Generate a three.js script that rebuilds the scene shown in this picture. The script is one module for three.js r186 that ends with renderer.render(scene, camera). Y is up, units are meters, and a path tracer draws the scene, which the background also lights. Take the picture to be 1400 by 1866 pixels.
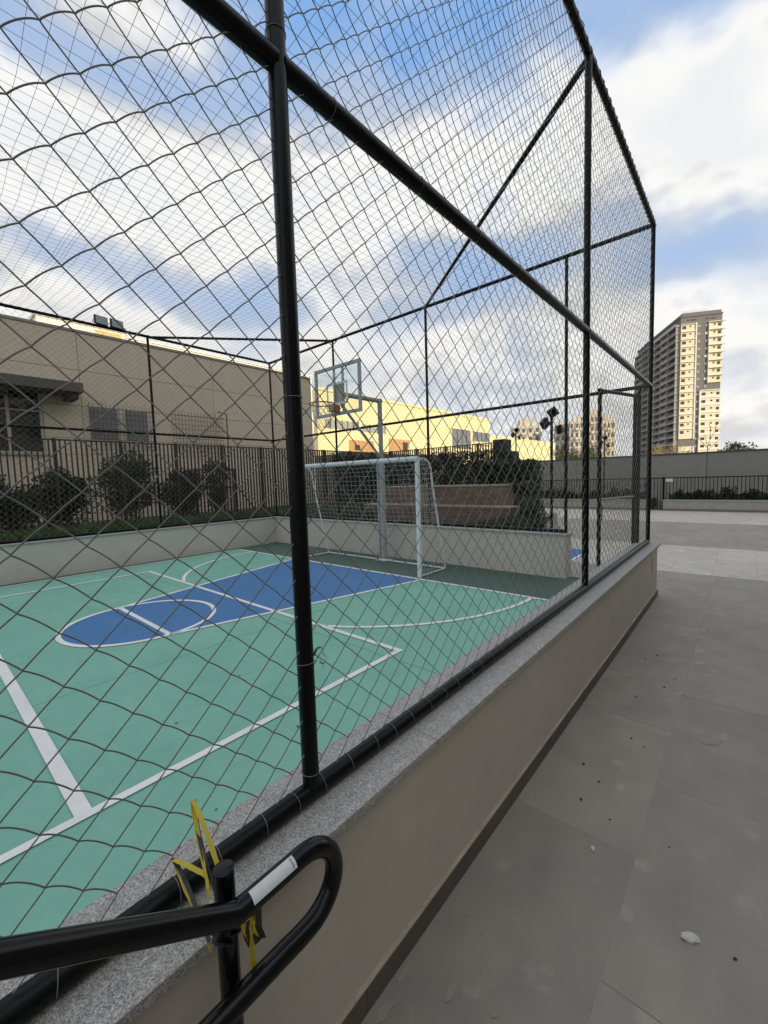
import * as THREE from 'three';
import { ImprovedNoise } from 'three/addons/math/ImprovedNoise.js';
import { mergeGeometries } from 'three/addons/utils/BufferGeometryUtils.js';
import { RoundedBoxGeometry } from 'three/addons/geometries/RoundedBoxGeometry.js';

// ---------------------------------------------------------------- camera, sky, sun, exposure
const scene = new THREE.Scene();
const camera = new THREE.PerspectiveCamera(101.9, 768 / 1024, 0.02, 3000);
camera.rotation.order = 'YXZ';
camera.position.set(1.0209, 1.75, 0);
camera.rotation.set(THREE.MathUtils.degToRad(-4.4869), THREE.MathUtils.degToRad(41.0903), THREE.MathUtils.degToRad(-1.7975));
const renderer = new THREE.WebGLRenderer({ antialias: true });
renderer.setSize(768, 1024);
renderer.toneMapping = THREE.LinearToneMapping;
renderer.toneMappingExposure = 1.08;
renderer.shadowMap.enabled = true;

const perlin = new ImprovedNoise();
const fbm = (x, y, z, o = 5) => { let a = 0.5, s = 0; for (let i = 0; i < o; i++) { s += a * perlin.noise(x, y, z); x = x * 2.03 + 3.1; y = y * 2.03 + 1.7; z = z * 2.03 + 5.3; a *= 0.5; } return s; };
const clamp = (x, a = 0, b = 1) => Math.min(b, Math.max(a, x));
const smooth = (a, b, x) => { const t = clamp((x - a) / (b - a)); return t * t * (3 - 2 * t); };
const mix = (a, b, t) => a + (b - a) * t;
const DEG = Math.PI / 180;

const sunDir = new THREE.Vector3(0.97, 0.404, 0.24).normalize();
{ // partly cloudy afternoon sky: blue air, white cumulus banks, paler towards the horizon
  const W = 2048, H = 1024, data = new Float32Array(W * H * 4);
  // banks and gaps of this sky: heading (degrees right of -z), elevation, half widths, amount
  const banks = [[-78, 31, 16, 6.5, 0.30], [-60, 30, 11, 6.5, 0.26], [-46, 30, 8, 5, 0.16], [-33, 34, 10, 6.5, 0.42], [-20, 35.5, 7, 5.5, 0.34], [-5, 33, 8, 6, 0.40], [1, 27, 8, 4, 0.22], [-44, 20, 9, 3.5, 0.26], [-33, 17, 8, 2.5, 0.2],
    [-72, 44, 14, 3, 0.1], [-66, 38.5, 16, 2.2, -0.34], [-48, 46, 9, 4.5, -0.5], [-36, 42.5, 5, 3, -0.4], [-27, 45, 8, 3.5, -0.45], [-27, 24.5, 8, 3.2, -0.55], [-35, 27, 5, 2, -0.15], [-12, 26, 3.5, 6, -0.15], [-2, 42.5, 9, 3.2, -0.42], [-5, 21.8, 6, 1.8, -0.34],
    [-60, 21.5, 9, 2.2, -0.30], [-78, 24, 8, 2, -0.15], [-3, 14, 12, 4, 0.22], [-70, 17, 14, 3, 0.2]];
  const billow = (x, y, z, o) => { let a = 0.5, s = 0; for (let i = 0; i < o; i++) { s += a * Math.abs(perlin.noise(x, y, z)); x = x * 2.07 + 1.3; y = y * 2.07 + 4.1; z = z * 2.07 + 2.7; a *= 0.5; } return s; };
  const field = (dx, dy, dz, o) => 0.62 * fbm(dx * 3.1 + 5.2, dy * 4.2, dz * 3.1, o) - 0.85 * (billow(dx * 5.2 + 0.7, dy * 7.2 + 3, dz * 5.2, o + 1) - 0.24);
  for (let j = 0; j < H; j++) for (let i = 0; i < W; i++) {
    const phi = ((i + 0.5) / W - 0.5) * 2 * Math.PI, el = ((j + 0.5) / H - 0.5) * Math.PI;
    const dx = Math.cos(el) * Math.cos(phi), dy = Math.sin(el), dz = Math.cos(el) * Math.sin(phi);
    const k = (j * W + i) * 4;
    const up = Math.max(dy, 0), q = Math.pow(smooth(0, 0.75, up), 0.7);
    let r = mix(0.62, 0.215, q), g = mix(0.68, 0.41, q), b = mix(0.76, 0.76, q);
    if (dy > -0.02) {
      let d = field(dx, dy, dz, 5) + 0.09;
      const head = Math.atan2(dx, -dz) / DEG, e = el / DEG;
      for (const [h, v, sh, sv, a] of banks) { const u = (head - h) / sh, w = (e - v) / sv, s = u * u + w * w; if (s < 7) d += (a < 0 ? a * 1.6 : a * 0.8) * Math.exp(-s); }
      const c = smooth(-0.14, 0.34, d), veil = smooth(-0.75, 0.05, d), thick = smooth(0.12, 0.62, d);
      const t = clamp(c * 0.88 + (1 - c) * 0.38 * veil);
      // brighter where the cloud turns to the low sun and at its tops, greyer in the thick middles and bases
      const lift = field(dx + 0.02 * sunDir.x, dy + 0.022, dz + 0.02 * sunDir.z, 4) + 0.09, edge = clamp((d - lift) * 1.3, -0.16, 0.16);
      const shade = mix(0.85, 0.72, thick) + edge;
      r = mix(r, mix(1.02, 0.985, thick) * shade, t); g = mix(g, mix(0.98, 0.975, thick) * shade, t); b = mix(b, mix(0.90, 0.95, thick) * shade, t);
      const cs = dx * sunDir.x + dy * sunDir.y + dz * sunDir.z, glow = Math.pow(Math.max(cs, 0), 6) * 0.5;   // aureole of the low sun
      r += glow; g += glow * 0.88; b += glow * 0.68;
    } else { r = 0.28; g = 0.27; b = 0.25; }
    data[k] = r; data[k + 1] = g; data[k + 2] = b; data[k + 3] = 1;
  }
  const sky = new THREE.DataTexture(data, W, H, THREE.RGBAFormat, THREE.FloatType);
  sky.mapping = THREE.EquirectangularReflectionMapping; sky.magFilter = sky.minFilter = THREE.LinearFilter; sky.wrapS = THREE.RepeatWrapping; sky.needsUpdate = true;
  scene.background = sky; scene.environment = sky;
  scene.backgroundIntensity = 1.0; scene.environmentIntensity = 1.0;
}
const sun = new THREE.DirectionalLight(new THREE.Color().setRGB(1, 0.85, 0.60), 4.2);
sun.position.copy(sunDir).multiplyScalar(120); sun.castShadow = true; sun.shadow.radius = 1;
sun.shadow.mapSize.set(2048, 2048);
Object.assign(sun.shadow.camera, { left: -140, right: 140, top: 140, bottom: -140, near: 1, far: 500 });
scene.add(sun, sun.target);

// ---------------------------------------------------------------- helpers
let seed = 12345;
const rnd = () => { seed = (seed * 1664525 + 1013904223) >>> 0; return seed / 4294967296; };
const rr = (a, b) => a + (b - a) * rnd();
const V = (x, y, z) => new THREE.Vector3(x, y, z);
const lin = (r, g, b) => new THREE.Color().setRGB(r, g, b);
const localRoots = new WeakSet();                                   // groups whose parts are given in the group's own axes
function origin(o) { const v = V(0, 0, 0); while (o && o !== scene) { if (localRoots.has(o)) return v; v.add(o.position); o = o.parent; } return v; }
const taken = new Map();
function numbered(n) { const k = taken.get(n) ?? 0; taken.set(n, k + 1); return k ? n + '_' + String(k).padStart(3, '0') : n; }
function put(name, geo, mat, parent = scene, at = null) {
  const m = new THREE.Mesh(geo, mat); m.name = parent === scene ? numbered(name) : name; m.castShadow = m.receiveShadow = true;
  parent.add(m); const o = origin(parent); m.position.copy(at ?? V(0, 0, 0)).sub(o);
  return m;
}
function thing(name, label, category, at = [0, 0, 0], group = null) {
  const g = new THREE.Group(); g.name = numbered(name); g.position.set(...at); g.userData = { label, category }; if (group) g.userData.group = group; scene.add(g); return g;
}
function tag(o, label, category, group) { Object.assign(o.userData, { label, category }); if (group) o.userData.group = group; return o; }
const structure = (o, label) => { o.userData.kind = 'structure'; if (label) { o.userData.label = label; } return o; };
function uvBox(geo, s = 1, ox = 0, oy = 0) {                        // texture coordinates in metres by dominant axis
  const p = geo.attributes.position, n = geo.attributes.normal, uv = new Float32Array(p.count * 2);
  for (let i = 0; i < p.count; i++) {
    const ax = Math.abs(n.getX(i)), ay = Math.abs(n.getY(i)), az = Math.abs(n.getZ(i));
    let u, v; if (ay >= ax && ay >= az) { u = p.getX(i); v = p.getZ(i); } else if (ax >= az) { u = p.getZ(i); v = p.getY(i); } else { u = p.getX(i); v = p.getY(i); }
    uv[2 * i] = (u + ox) * s; uv[2 * i + 1] = (v + oy) * s;
  }
  geo.setAttribute('uv', new THREE.BufferAttribute(uv, 2)); return geo;
}
const boxCache = new Map();
function boxGeo(w, h, d, bevel = 0, ox = 0, oy = 0) {
  const key = [w, h, d, bevel, ox, oy].map((x) => x.toFixed(4)).join(); let g = boxCache.get(key);
  if (!g) { g = uvBox(bevel ? new RoundedBoxGeometry(w, h, d, 1, bevel) : new THREE.BoxGeometry(w, h, d), 1, ox, oy); boxCache.set(key, g); }
  return g;
}
function box(name, x0, x1, y0, y1, z0, z1, mat, parent = scene, bevel = 0, shift = 0) {
  const w = Math.abs(x1 - x0), h = Math.abs(y1 - y0), d = Math.abs(z1 - z0);
  return put(name, boxGeo(w, h, d, bevel, shift, shift * 0.7), mat, parent, V((x0 + x1) / 2, (y0 + y1) / 2, (z0 + z1) / 2));
}
function cyl(name, a, b, r, mat, parent = scene, seg = 14, r2 = r) {
  const A = V(...a), B = V(...b), L = A.distanceTo(B), g = new THREE.CylinderGeometry(r2, r, L, seg, 1);
  const uv = g.attributes.uv; for (let i = 0; i < uv.count; i++) uv.setXY(i, uv.getX(i) * r * 6.28, uv.getY(i) * L);
  const m = put(name, g, mat, parent, A.clone().add(B).multiplyScalar(0.5)); m.quaternion.setFromUnitVectors(V(0, 1, 0), B.clone().sub(A).normalize()); return m;
}
function polyTube(pts, r, sides = 3, closed = false) {              // cheap tube along a polyline: positions, indices
  const n = pts.length, P = [], I = [], t = V(0, 0, 0), u = V(0, 0, 0), v = V(0, 0, 0); let prev = V(0.31, 0.87, 0.38).normalize();
  for (let i = 0; i < n; i++) {
    const a = pts[closed ? (i - 1 + n) % n : Math.max(0, i - 1)], b = pts[closed ? (i + 1) % n : Math.min(n - 1, i + 1)];
    t.copy(b).sub(a).normalize(); u.copy(prev).addScaledVector(t, -prev.dot(t)); if (u.lengthSq() < 1e-6) u.set(t.y, -t.x, 0.1); u.normalize(); prev = u.clone(); v.crossVectors(t, u);
    for (let k = 0; k < sides; k++) { const c = Math.cos(2 * Math.PI * k / sides) * r, s = Math.sin(2 * Math.PI * k / sides) * r; P.push(pts[i].x + u.x * c + v.x * s, pts[i].y + u.y * c + v.y * s, pts[i].z + u.z * c + v.z * s); }
  }
  const last = closed ? n : n - 1;
  for (let i = 0; i < last; i++) for (let k = 0; k < sides; k++) { const a = i * sides + k, b = i * sides + (k + 1) % sides, c = ((i + 1) % n) * sides + k, d = ((i + 1) % n) * sides + (k + 1) % sides; I.push(a, b, c, b, d, c); }
  return { P, I };
}
function tubesGeo(list, r, sides = 3) {                             // many polylines as one geometry
  const P = [], I = []; for (const pts of list) { const o = P.length / 3, t = polyTube(pts, r, sides); for (const x of t.P) P.push(x); for (const x of t.I) I.push(x + o); }
  const g = new THREE.BufferGeometry(); g.setAttribute('position', new THREE.Float32BufferAttribute(P, 3)); g.setIndex(I); g.computeVertexNormals();
  g.setAttribute('uv', new THREE.Float32BufferAttribute(new Float32Array(P.length / 3 * 2), 2)); return g;
}
function pipe(name, pts, r, mat, parent = scene, seg = 60, sides = 16, closed = false, tension = 0.5) {
  const c = new THREE.CatmullRomCurve3(pts.map((p) => V(...p)), closed, 'catmullrom', tension); return put(name, new THREE.TubeGeometry(c, seg, r, sides, closed), mat, parent);
}
// textures made of what a surface is made of
function texture(size, fn, repeat = 1, srgb = true) {
  const d = new Uint8Array(size * size * 4);
  for (let j = 0; j < size; j++) for (let i = 0; i < size; i++) { const c = fn(i / size, j / size, i, j), k = (j * size + i) * 4; d[k] = clamp(c[0], 0, 255); d[k + 1] = clamp(c[1], 0, 255); d[k + 2] = clamp(c[2], 0, 255); d[k + 3] = 255; }
  const t = new THREE.DataTexture(d, size, size); t.wrapS = t.wrapT = THREE.RepeatWrapping; t.magFilter = THREE.LinearFilter; t.minFilter = THREE.LinearMipmapLinearFilter; t.generateMipmaps = true;
  t.repeat.set(repeat, repeat); if (srgb) t.colorSpace = THREE.SRGBColorSpace; t.needsUpdate = true; return t;
}
const tile4 = (u, v, f, z, o) => { // noise that repeats without a seam
  const su = smooth(0.75, 1, u), sv = smooth(0.75, 1, v), a = fbm(u * f, v * f, z, o);
  const p = su ? mix(a, fbm((u - 1) * f, v * f, z, o), su) : a; if (!sv) return p;
  const c = fbm(u * f, (v - 1) * f, z, o), q = su ? mix(c, fbm((u - 1) * f, (v - 1) * f, z, o), su) : c; return mix(p, q, sv);
};
const S8 = (x) => 255 * (x <= 0.0031308 ? x * 12.92 : 1.055 * Math.pow(x, 1 / 2.4) - 0.055);   // linear to sRGB byte
const tone = (r, g, b, k) => [S8(r * k), S8(g * k), S8(b * k)];

const grainBump = texture(256, () => { const x = 120 + (rnd() - 0.5) * 120; return [x, x, x]; }, 3, false);
const softBump = texture(256, (u, v) => { const x = 128 + 240 * tile4(u, v, 6, 4.2, 5); return [x, x, x]; }, 1, false);

const mottles = new Map();
function mottle(amount, variant) {                                  // shared neutral mottling, multiplied by a material's own colour
  const level = amount < 0.09 ? 0.06 : amount < 0.17 ? 0.12 : amount < 0.28 ? 0.22 : 0.38, key = level + '/' + variant; let t = mottles.get(key);
  if (!t) { t = texture(256, (u, v) => { const k = 1 + level * 2.2 * tile4(u, v, variant ? 9 : 4, 2.3 + variant * 3.1, 5) + (rnd() - 0.5) * level * 0.5; return tone(0.8, 0.8, 0.8, clamp(k, 0.2, 1.25)); }, 0.8); mottles.set(key, t); }
  return t;
}
function painted(r, g, b, amount = 0.06, f = 5, z = 1, rough = 0.85, extra = {}) {   // paint or plaster: faint roller mottling and specks
  return new THREE.MeshStandardMaterial({ color: lin(r / 0.8, g / 0.8, b / 0.8), map: mottle(amount, f > 5 ? 1 : 0), roughness: rough, bumpMap: softBump, bumpScale: 0.0012, ...extra });
}
const plain = (r, g, b, rough = 0.6, metal = 0, extra = {}) => new THREE.MeshStandardMaterial({ color: lin(r, g, b), roughness: rough, metalness: metal, ...extra });

const mat = {
  blackPipe: new THREE.MeshPhysicalMaterial({ map: texture(512, (u, v, i, j) => { const d = 0.5 + tile4(u, v, 7, 9.3, 5); let k = 0.0045 + 0.002 * d; const s = rnd(); if (s > 0.9993) k = 0.3; else if (d > 0.82) k += 0.02 * (d - 0.82) * 6; return [S8(k * 0.9), S8(k * 1.02), S8(k * 1.05)]; }, 3), roughness: 0.28, specularIntensity: 0.42 }),
  handrail: new THREE.MeshPhysicalMaterial({ color: lin(0.0035, 0.004, 0.0045), roughness: 0.2, specularIntensity: 0.7, bumpMap: softBump, bumpScale: 0.0006 }),
  wire: plain(0.20, 0.195, 0.17, 0.55, 0.15),
  thinWire: plain(0.22, 0.22, 0.21, 0.5, 0.3),
  netCord: plain(0.035, 0.037, 0.042, 0.8),
  nearWall: painted(0.54, 0.49, 0.405, 0.05, 4, 2.2, 0.8),
  courtWall: painted(0.56, 0.535, 0.47, 0.05, 4, 3.4, 0.85),
  darkSlat: painted(0.03, 0.025, 0.021, 0.2, 6, 5.1, 0.55),
  white: plain(0.74, 0.78, 0.77, 0.4), whiteNet: plain(0.62, 0.63, 0.60, 0.8),
  greyMetal: painted(0.36, 0.38, 0.38, 0.06, 4, 6.6, 0.45),
  soil: painted(0.075, 0.06, 0.045, 0.35, 14, 7.7, 1),
  orange: plain(0.42, 0.12, 0.05, 0.5),
  concrete: painted(0.36, 0.35, 0.32, 0.12, 7, 8.8, 0.9),
};
const flecks = new Float32Array(256 * 256).map(() => rnd());
mat.granite = new THREE.MeshStandardMaterial({ map: texture(512, (u, v, i, j) => { const f = flecks[(j >> 1) * 256 + (i >> 1)] * 0.7 + rnd() * 0.3, n = tile4(u, v, 30, 1.5, 3); let c = f < 0.22 ? 0.13 : f < 0.5 ? 0.27 : f < 0.78 ? 0.40 : 0.60; return tone(c * 1.04, c * 0.985, c * 0.90, 1.15 + 0.35 * n); }, 1.5), roughness: 0.75, bumpMap: grainBump, bumpScale: 0.0008 });
function stoneTile(r, g, b, z, amt = 0.10) { // porcelain stone-look tile with streaks, dust scuffs and specks
  const t = texture(512, (u, v) => { const n = tile4(u, v, 5, z, 4), st = tile4(u, v * 0.35, 9, z + 4.4, 5), sc = smooth(0.2, 0.42, tile4(u * 1.0, v, 11, z + 9.1, 5)); let k = 1 + amt * 2.4 * n + amt * 1.8 * st + 0.22 * sc + (rnd() - 0.5) * 0.06; if (rnd() > 0.9996) k *= 0.5; return tone(r * (1 + 0.06 * n), g, b * (1 - 0.05 * n), k); }, 0.6);
  return new THREE.MeshStandardMaterial({ map: t, roughness: 0.62, bumpMap: softBump, bumpScale: 0.0008 });
}
const greyTiles = [1.1, 2.7, 4.9, 7.3].map((z, i) => stoneTile(0.315 + 0.012 * (i % 3 - 1), 0.28 + 0.011 * (i % 3 - 1), 0.225 + 0.008 * (i % 3 - 1), z));
const lightTiles = [3.3, 5.8, 8.2].map((z, i) => stoneTile(0.54 + 0.02 * (i - 1), 0.495 + 0.02 * (i - 1), 0.415 + 0.018 * (i - 1), z, 0.08));
const grout = plain(0.40, 0.375, 0.325, 0.95);

// ---------------------------------------------------------------- ground, walkway, plaza
structure(put('ground', uvBox(new THREE.PlaneGeometry(3000, 3000).rotateX(-Math.PI / 2), 0.2), painted(0.16, 0.15, 0.13, 0.2, 6, 12.1, 1), scene, V(0, -0.06, 0)), 'plain ground far beyond the plaza');
function paving(name, label, x0, x1, z0, z1, joints, zStep, mats, stagger, phase = 0) { // z0 > z1; joints: x spacing origin
  const base = box(name, x0, x1, -0.05, -0.0022, z1, z0, grout); structure(base, label);
  const w = 0.58; let ci = 0;
  for (let x = joints; x < x1 - 0.02; x += w, ci++) {
    const xa = Math.max(x, x0), xb = Math.min(x + w, x1); if (xb - xa < 0.03) continue;
    let z = z0 + 3; const off = (stagger && ci % 2 ? zStep / 2 : 0) + phase; z = Math.ceil((z0 - off) / zStep) * zStep + off;
    for (; z > z1; z -= zStep) {
      const za = Math.min(z, z0), zb = Math.max(z - zStep, z1); if (za - zb < 0.03) continue;
      const dy = (rnd() - 0.5) * 0.0016; box('tile', xa + 0.0018, xb - 0.0018, -0.014 + dy, dy, zb + 0.0018, za - 0.0018, mats[Math.floor(rnd() * mats.length)], base, 0, Math.round(rnd() * 8) * 0.37);
    }
  }
  return base;
}
const walkway = paving('walkway', 'grey stone tile walkway beside the court wall', 0.02, 2.34, 3.0, -8.6, -0.47, 1.2, greyTiles, true, -0.24);
{ // dried mortar smeared on the tiles beside the skirting
  const smear = new THREE.MeshStandardMaterial({ color: lin(0.33, 0.285, 0.22), roughness: 0.95, bumpMap: softBump, bumpScale: 0.001 });
  for (const [x, z, w, l, a] of [[0.31, -1.08, 0.012, 0.045, 0.1], [0.30, -1.33, 0.012, 0.03, 0.3], [0.225, -1.35, 0.008, 0.018, 0], [0.45, -1.12, 0.016, 0.012, 0.4], [0.155, -1.03, 0.012, 0.06, 0], [0.148, -1.16, 0.008, 0.05, 0.05], [0.17, -0.9, 0.02, 0.05, -0.1], [0.42, -1.07, 0.006, 0.007, 0], [0.9, -3.24, 0.05, 0.012, 0.5], [0.145, -1.5, 0.006, 0.05, 0], [0.36, -1.2, 0.005, 0.008, 0]]) {
    const sh = new THREE.Shape(), n = 26; for (let i = 0; i < n; i++) { const t = i / n * 6.2832, k = 0.75 + 0.7 * perlin.noise(Math.cos(t) * 1.1 + x * 20, Math.sin(t) * 1.1, z * 7) + rr(-0.07, 0.07); sh[i ? 'lineTo' : 'moveTo'](Math.cos(t) * w * k, Math.sin(t) * l * k); } sh.closePath();
    const g = new THREE.ExtrudeGeometry(sh, { depth: 0.0008, bevelEnabled: false }).rotateX(-Math.PI / 2); put('mortar_smear', g, smear, walkway, V(x, 0.0012, z)).rotation.y = a;
  }
}
paving('light_paving_band', 'pale tile band across the plaza past the court corner', -3.0, 5.2, -8.6, -11.7, -3.43, 1.55, lightTiles, false, -0.85);
paving('plaza_paving', 'grey tile field in the middle of the plaza', -8.6, 5.2, -11.7, -17.05, -8.65, 1.34, greyTiles, true, -0.1);
paving('far_paving_band', 'pale tile band along the far planter wall', -8.6, 5.2, -17.05, -21.8, -8.65, 1.2, lightTiles, false, 0);
paving('gate_paving', 'grey tiles outside the court gate', -2.0, 0.02, -6.98, -8.6, -2.3, 1.2, greyTiles, true, 0);

// ---------------------------------------------------------------- court floor and markings
const YC = 0.11;
function courtPaint(r, g, b, z) {
  const t = texture(512, (u, v) => { const n = tile4(u, v, 4, z, 5), f = tile4(u, v, 22, z + 3, 4), sc = smooth(0.30, 0.5, tile4(u, v, 9, z + 6, 5)); let k = 1 + 0.13 * n + 0.10 * f - 0.10 * sc + (rnd() - 0.5) * 0.04; const s = rnd(); if (s > 0.99985) k *= 0.45; else if (s > 0.9997) k *= 1.25; return tone(r * (1 + 0.1 * n), g, b, k); }, 0.4);
  return new THREE.MeshStandardMaterial({ map: t, roughness: 0.7, bumpMap: softBump, bumpScale: 0.001 });
}
const cGreen = courtPaint(0.22, 0.49, 0.37, 2.1), cDark = courtPaint(0.075, 0.13, 0.098, 5.5), cBlue = courtPaint(0.068, 0.205, 0.43, 8.1), cWhite = courtPaint(0.88, 0.87, 0.82, 9.7);
const court = structure(box('court_floor', -9.0, 0.0, -0.05, YC - 0.012, -6.9, 3.2, plain(0.03, 0.05, 0.045, 0.95)), 'painted sports court floor');
{
  const xs = [-8.9, -6.05, -3.03, -0.1], zs = [3.1, 0.6, -2.8, -6.75];
  for (let i = 0; i < 3; i++) for (let j = 0; j < 3; j++) box('slab', xs[i] + 0.0025, xs[i + 1] - 0.0025, YC - 0.011, YC, zs[j + 1] + 0.0025, zs[j] - 0.0025, cDark, court);
  const flat = (name, shape, y, m) => { const g = new THREE.ExtrudeGeometry(shape, { depth: 0.0016, bevelEnabled: false, curveSegments: 64 }); g.rotateX(-Math.PI / 2); return put(name, uvBox(g), m, court, V(0, y, 0)); };
  const poly = (pts) => { const s = new THREE.Shape(); pts.forEach(([x, z], i) => (i ? s.lineTo(x, -z) : s.moveTo(x, -z))); s.closePath(); return s; };
  const G = YC + 0.0025, B = YC + 0.0065, L = YC + 0.0105;
  // green field in slabs (saw cuts stay open)
  const gx = [-8.51, -6.05, -3.03, -0.5], gz = [3.1, 0.6, -2.8, -5.38];
  for (let i = 0; i < 3; i++) for (let j = 0; j < 3; j++) flat('green_paint', poly([[gx[i] + 0.003, gz[j] - 0.003], [gx[i + 1] - 0.003, gz[j] - 0.003], [gx[i + 1] - 0.003, gz[j + 1] + 0.003], [gx[i] + 0.003, gz[j + 1] + 0.003]]), G, cGreen);
  // key: trapezoid lane plus half circle
  const cx = -4.55, zf = -1.79, zb = -5.36, hw = 0.82, hb = 1.67;
  const key = new THREE.Shape(); key.moveTo(cx - hb, -zb); key.lineTo(cx + hb, -zb); key.lineTo(cx + hw, -zf); key.absarc(cx, -zf, hw, 0, -Math.PI, true); key.closePath(); flat('blue_key', key, B, cBlue);
  const seg = (name, a, b, w) => { const d = [b[0] - a[0], b[1] - a[1]], l = Math.hypot(...d), n = [-d[1] / l * w / 2, d[0] / l * w / 2]; return flat(name, poly([[a[0] + n[0], a[1] + n[1]], [b[0] + n[0], b[1] + n[1]], [b[0] - n[0], b[1] - n[1]], [a[0] - n[0], a[1] - n[1]]]), L, cWhite); };
  const arc = (name, x, z, r, w, a0, a1) => { const s = new THREE.Shape(); s.absarc(x, -z, r + w / 2, a0, a1, false); s.absarc(x, -z, r - w / 2, a1, a0, true); s.closePath(); return flat(name, s, L, cWhite); };
  const w = 0.055;
  seg('court_line', [-1.43, 3.0], [-1.43, -2.997], w); seg('court_line', [-1.4575, -2.97], [-7.5925, -2.97], w); seg('court_line', [-7.62, 3.0], [-7.62, -2.997], w);
  seg('court_line', [-8.50, 3.0], [-8.50, -5.333], w); seg('court_line', [-0.5, -5.36], [-8.527, -5.36], w);
  seg('court_line', [-1.4575, -0.46], [-7.5925, -0.46], 0.075);
  seg('court_line', [cx + hb, zb + 0.0275], [cx + hw + 0.0, zf], w); seg('court_line', [cx - hb, zb + 0.0275], [cx - hw, zf], w); seg('court_line', [cx - hw + 0.028, zf], [cx + hw - 0.028, zf], w);
  arc('court_arc', cx, zf, hw, w, 0, 2 * Math.PI - 0.0001);
  const rN = 2.67, a0 = 0.0103, a1 = Math.asin((5.36 - 3.0) / rN); arc('court_arc', -3.75, zb, rN, w, -a1, -a0);
  const rF = 2.5, b1 = Math.asin((5.36 - 3.0) / rF); arc('court_arc', -5.35, zb, rF, w, Math.PI + a0, Math.PI + b1);
}

// ---------------------------------------------------------------- walls round the court
{ // near wall with granite coping and tile skirting
  const t = thing('near_court_wall', 'low beige wall with granite coping running along the walkway', 'wall', [0, 0, -2]);
  box('wall_body', -0.13, 0.115, -0.03, 0.705, -6.83, 3.1, mat.nearWall, t);
  const zz = [3.1, 1.2, -1.28, -3.05, -4.85, -6.93];
  for (let i = 0; i < zz.length - 1; i++) box('coping_stone', -0.165, 0.145, 0.7055, 0.7355, zz[i + 1] + 0.001, zz[i] - 0.001, mat.granite, t, 0.003, i * 0.31);
  const skirt = stoneTile(0.12, 0.105, 0.083, 6.1, 0.12), lip = painted(0.45, 0.38, 0.29, 0.25, 9, 4.4, 0.95);
  for (let z = 2.74; z > -6.8; z -= 0.6) { const b = Math.max(z - 0.6, -6.842); box('skirting_tile', 0.1165, 0.131, 0.001, 0.088 + rr(-0.001, 0.001), b + 0.001, z - 0.001, skirt, t, 0, z); }
  box('skirting_tile', -0.12, 0.127, 0.001, 0.088, -6.842, -6.832, skirt, t);
  box('mortar_lip', 0.1152, 0.1305, 0.0893, 0.0935, -6.83, 3.0, lip, t);
  const pl = tag(box('wall_plate', 0.1155, 0.122, 0.40, 0.64, -6.47, -6.36, plain(0.5, 0.44, 0.38, 0.5), scene, 0.002), 'slim pale cover plate at the far end of the near wall', 'cover plate');
  box('plate_face', 0.1222, 0.1245, 0.425, 0.615, -6.455, -6.375, plain(0.42, 0.37, 0.32, 0.45), pl);
}
{
  const t = thing('far_court_wall', 'low grey wall behind the goal at the court end', 'wall', [-5, 0, -6.8]);
  box('wall_body', -9.07, -1.07, 0.0, 0.785, -6.95, -6.66, mat.courtWall, t);
  for (let x = -9.09, i = 0; x < -1.05; x += 1.345, i++) box('coping_stone', x + 0.001, Math.min(x + 1.345, -1.05) - 0.001, 0.7855, 0.812, -6.97, -6.635, mat.granite, t, 0.003, i * 0.4);
  const u = thing('left_court_wall', 'long low beige wall along the far side of the court', 'wall', [-8.9, 0, -2]);
  box('wall_body', -9.07, -8.77, 0.0, 0.785, -6.659, 3.1, mat.courtWall, u);
  for (let z = 3.1, i = 0; z > -6.6; z -= 1.5, i++) box('coping_stone', -9.09, -8.745, 0.7855, 0.812, Math.max(z - 1.5, -6.634) + 0.001, z - 0.001, mat.granite, u, 0.003, i * 0.4);
}

// ---------------------------------------------------------------- chain-link cage
const PZ = 0.0588, PY = 0.0553;                                     // half diagonals of a mesh
function linkCell() {                                               // one period of a woven wire: a front and a back half, hooked at the knuckles
  const pts = [], n = 9, bulge = 0.006, arch = 0.0042;
  for (let h = 0; h < 2; h++) for (let i = 0; i <= n - (h ? 0 : 1); i++) {
    const s = i / n, e = s < 0.5 ? 0.5 * Math.pow(2 * s, 1.12) : 1 - 0.5 * Math.pow(2 - 2 * s, 1.12);
    pts.push(V((h ? 1 : -1) * bulge * Math.pow(Math.sin(Math.PI * s), 0.7), (h + e) * PY + arch * Math.sin(Math.PI * s), (h ? 1 - e : e) * PZ * 1.02 - 0.01 * PZ));
  }
  return tubesGeo([pts], 0.0017, 5);
}
const cellGeo = linkCell();
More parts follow.
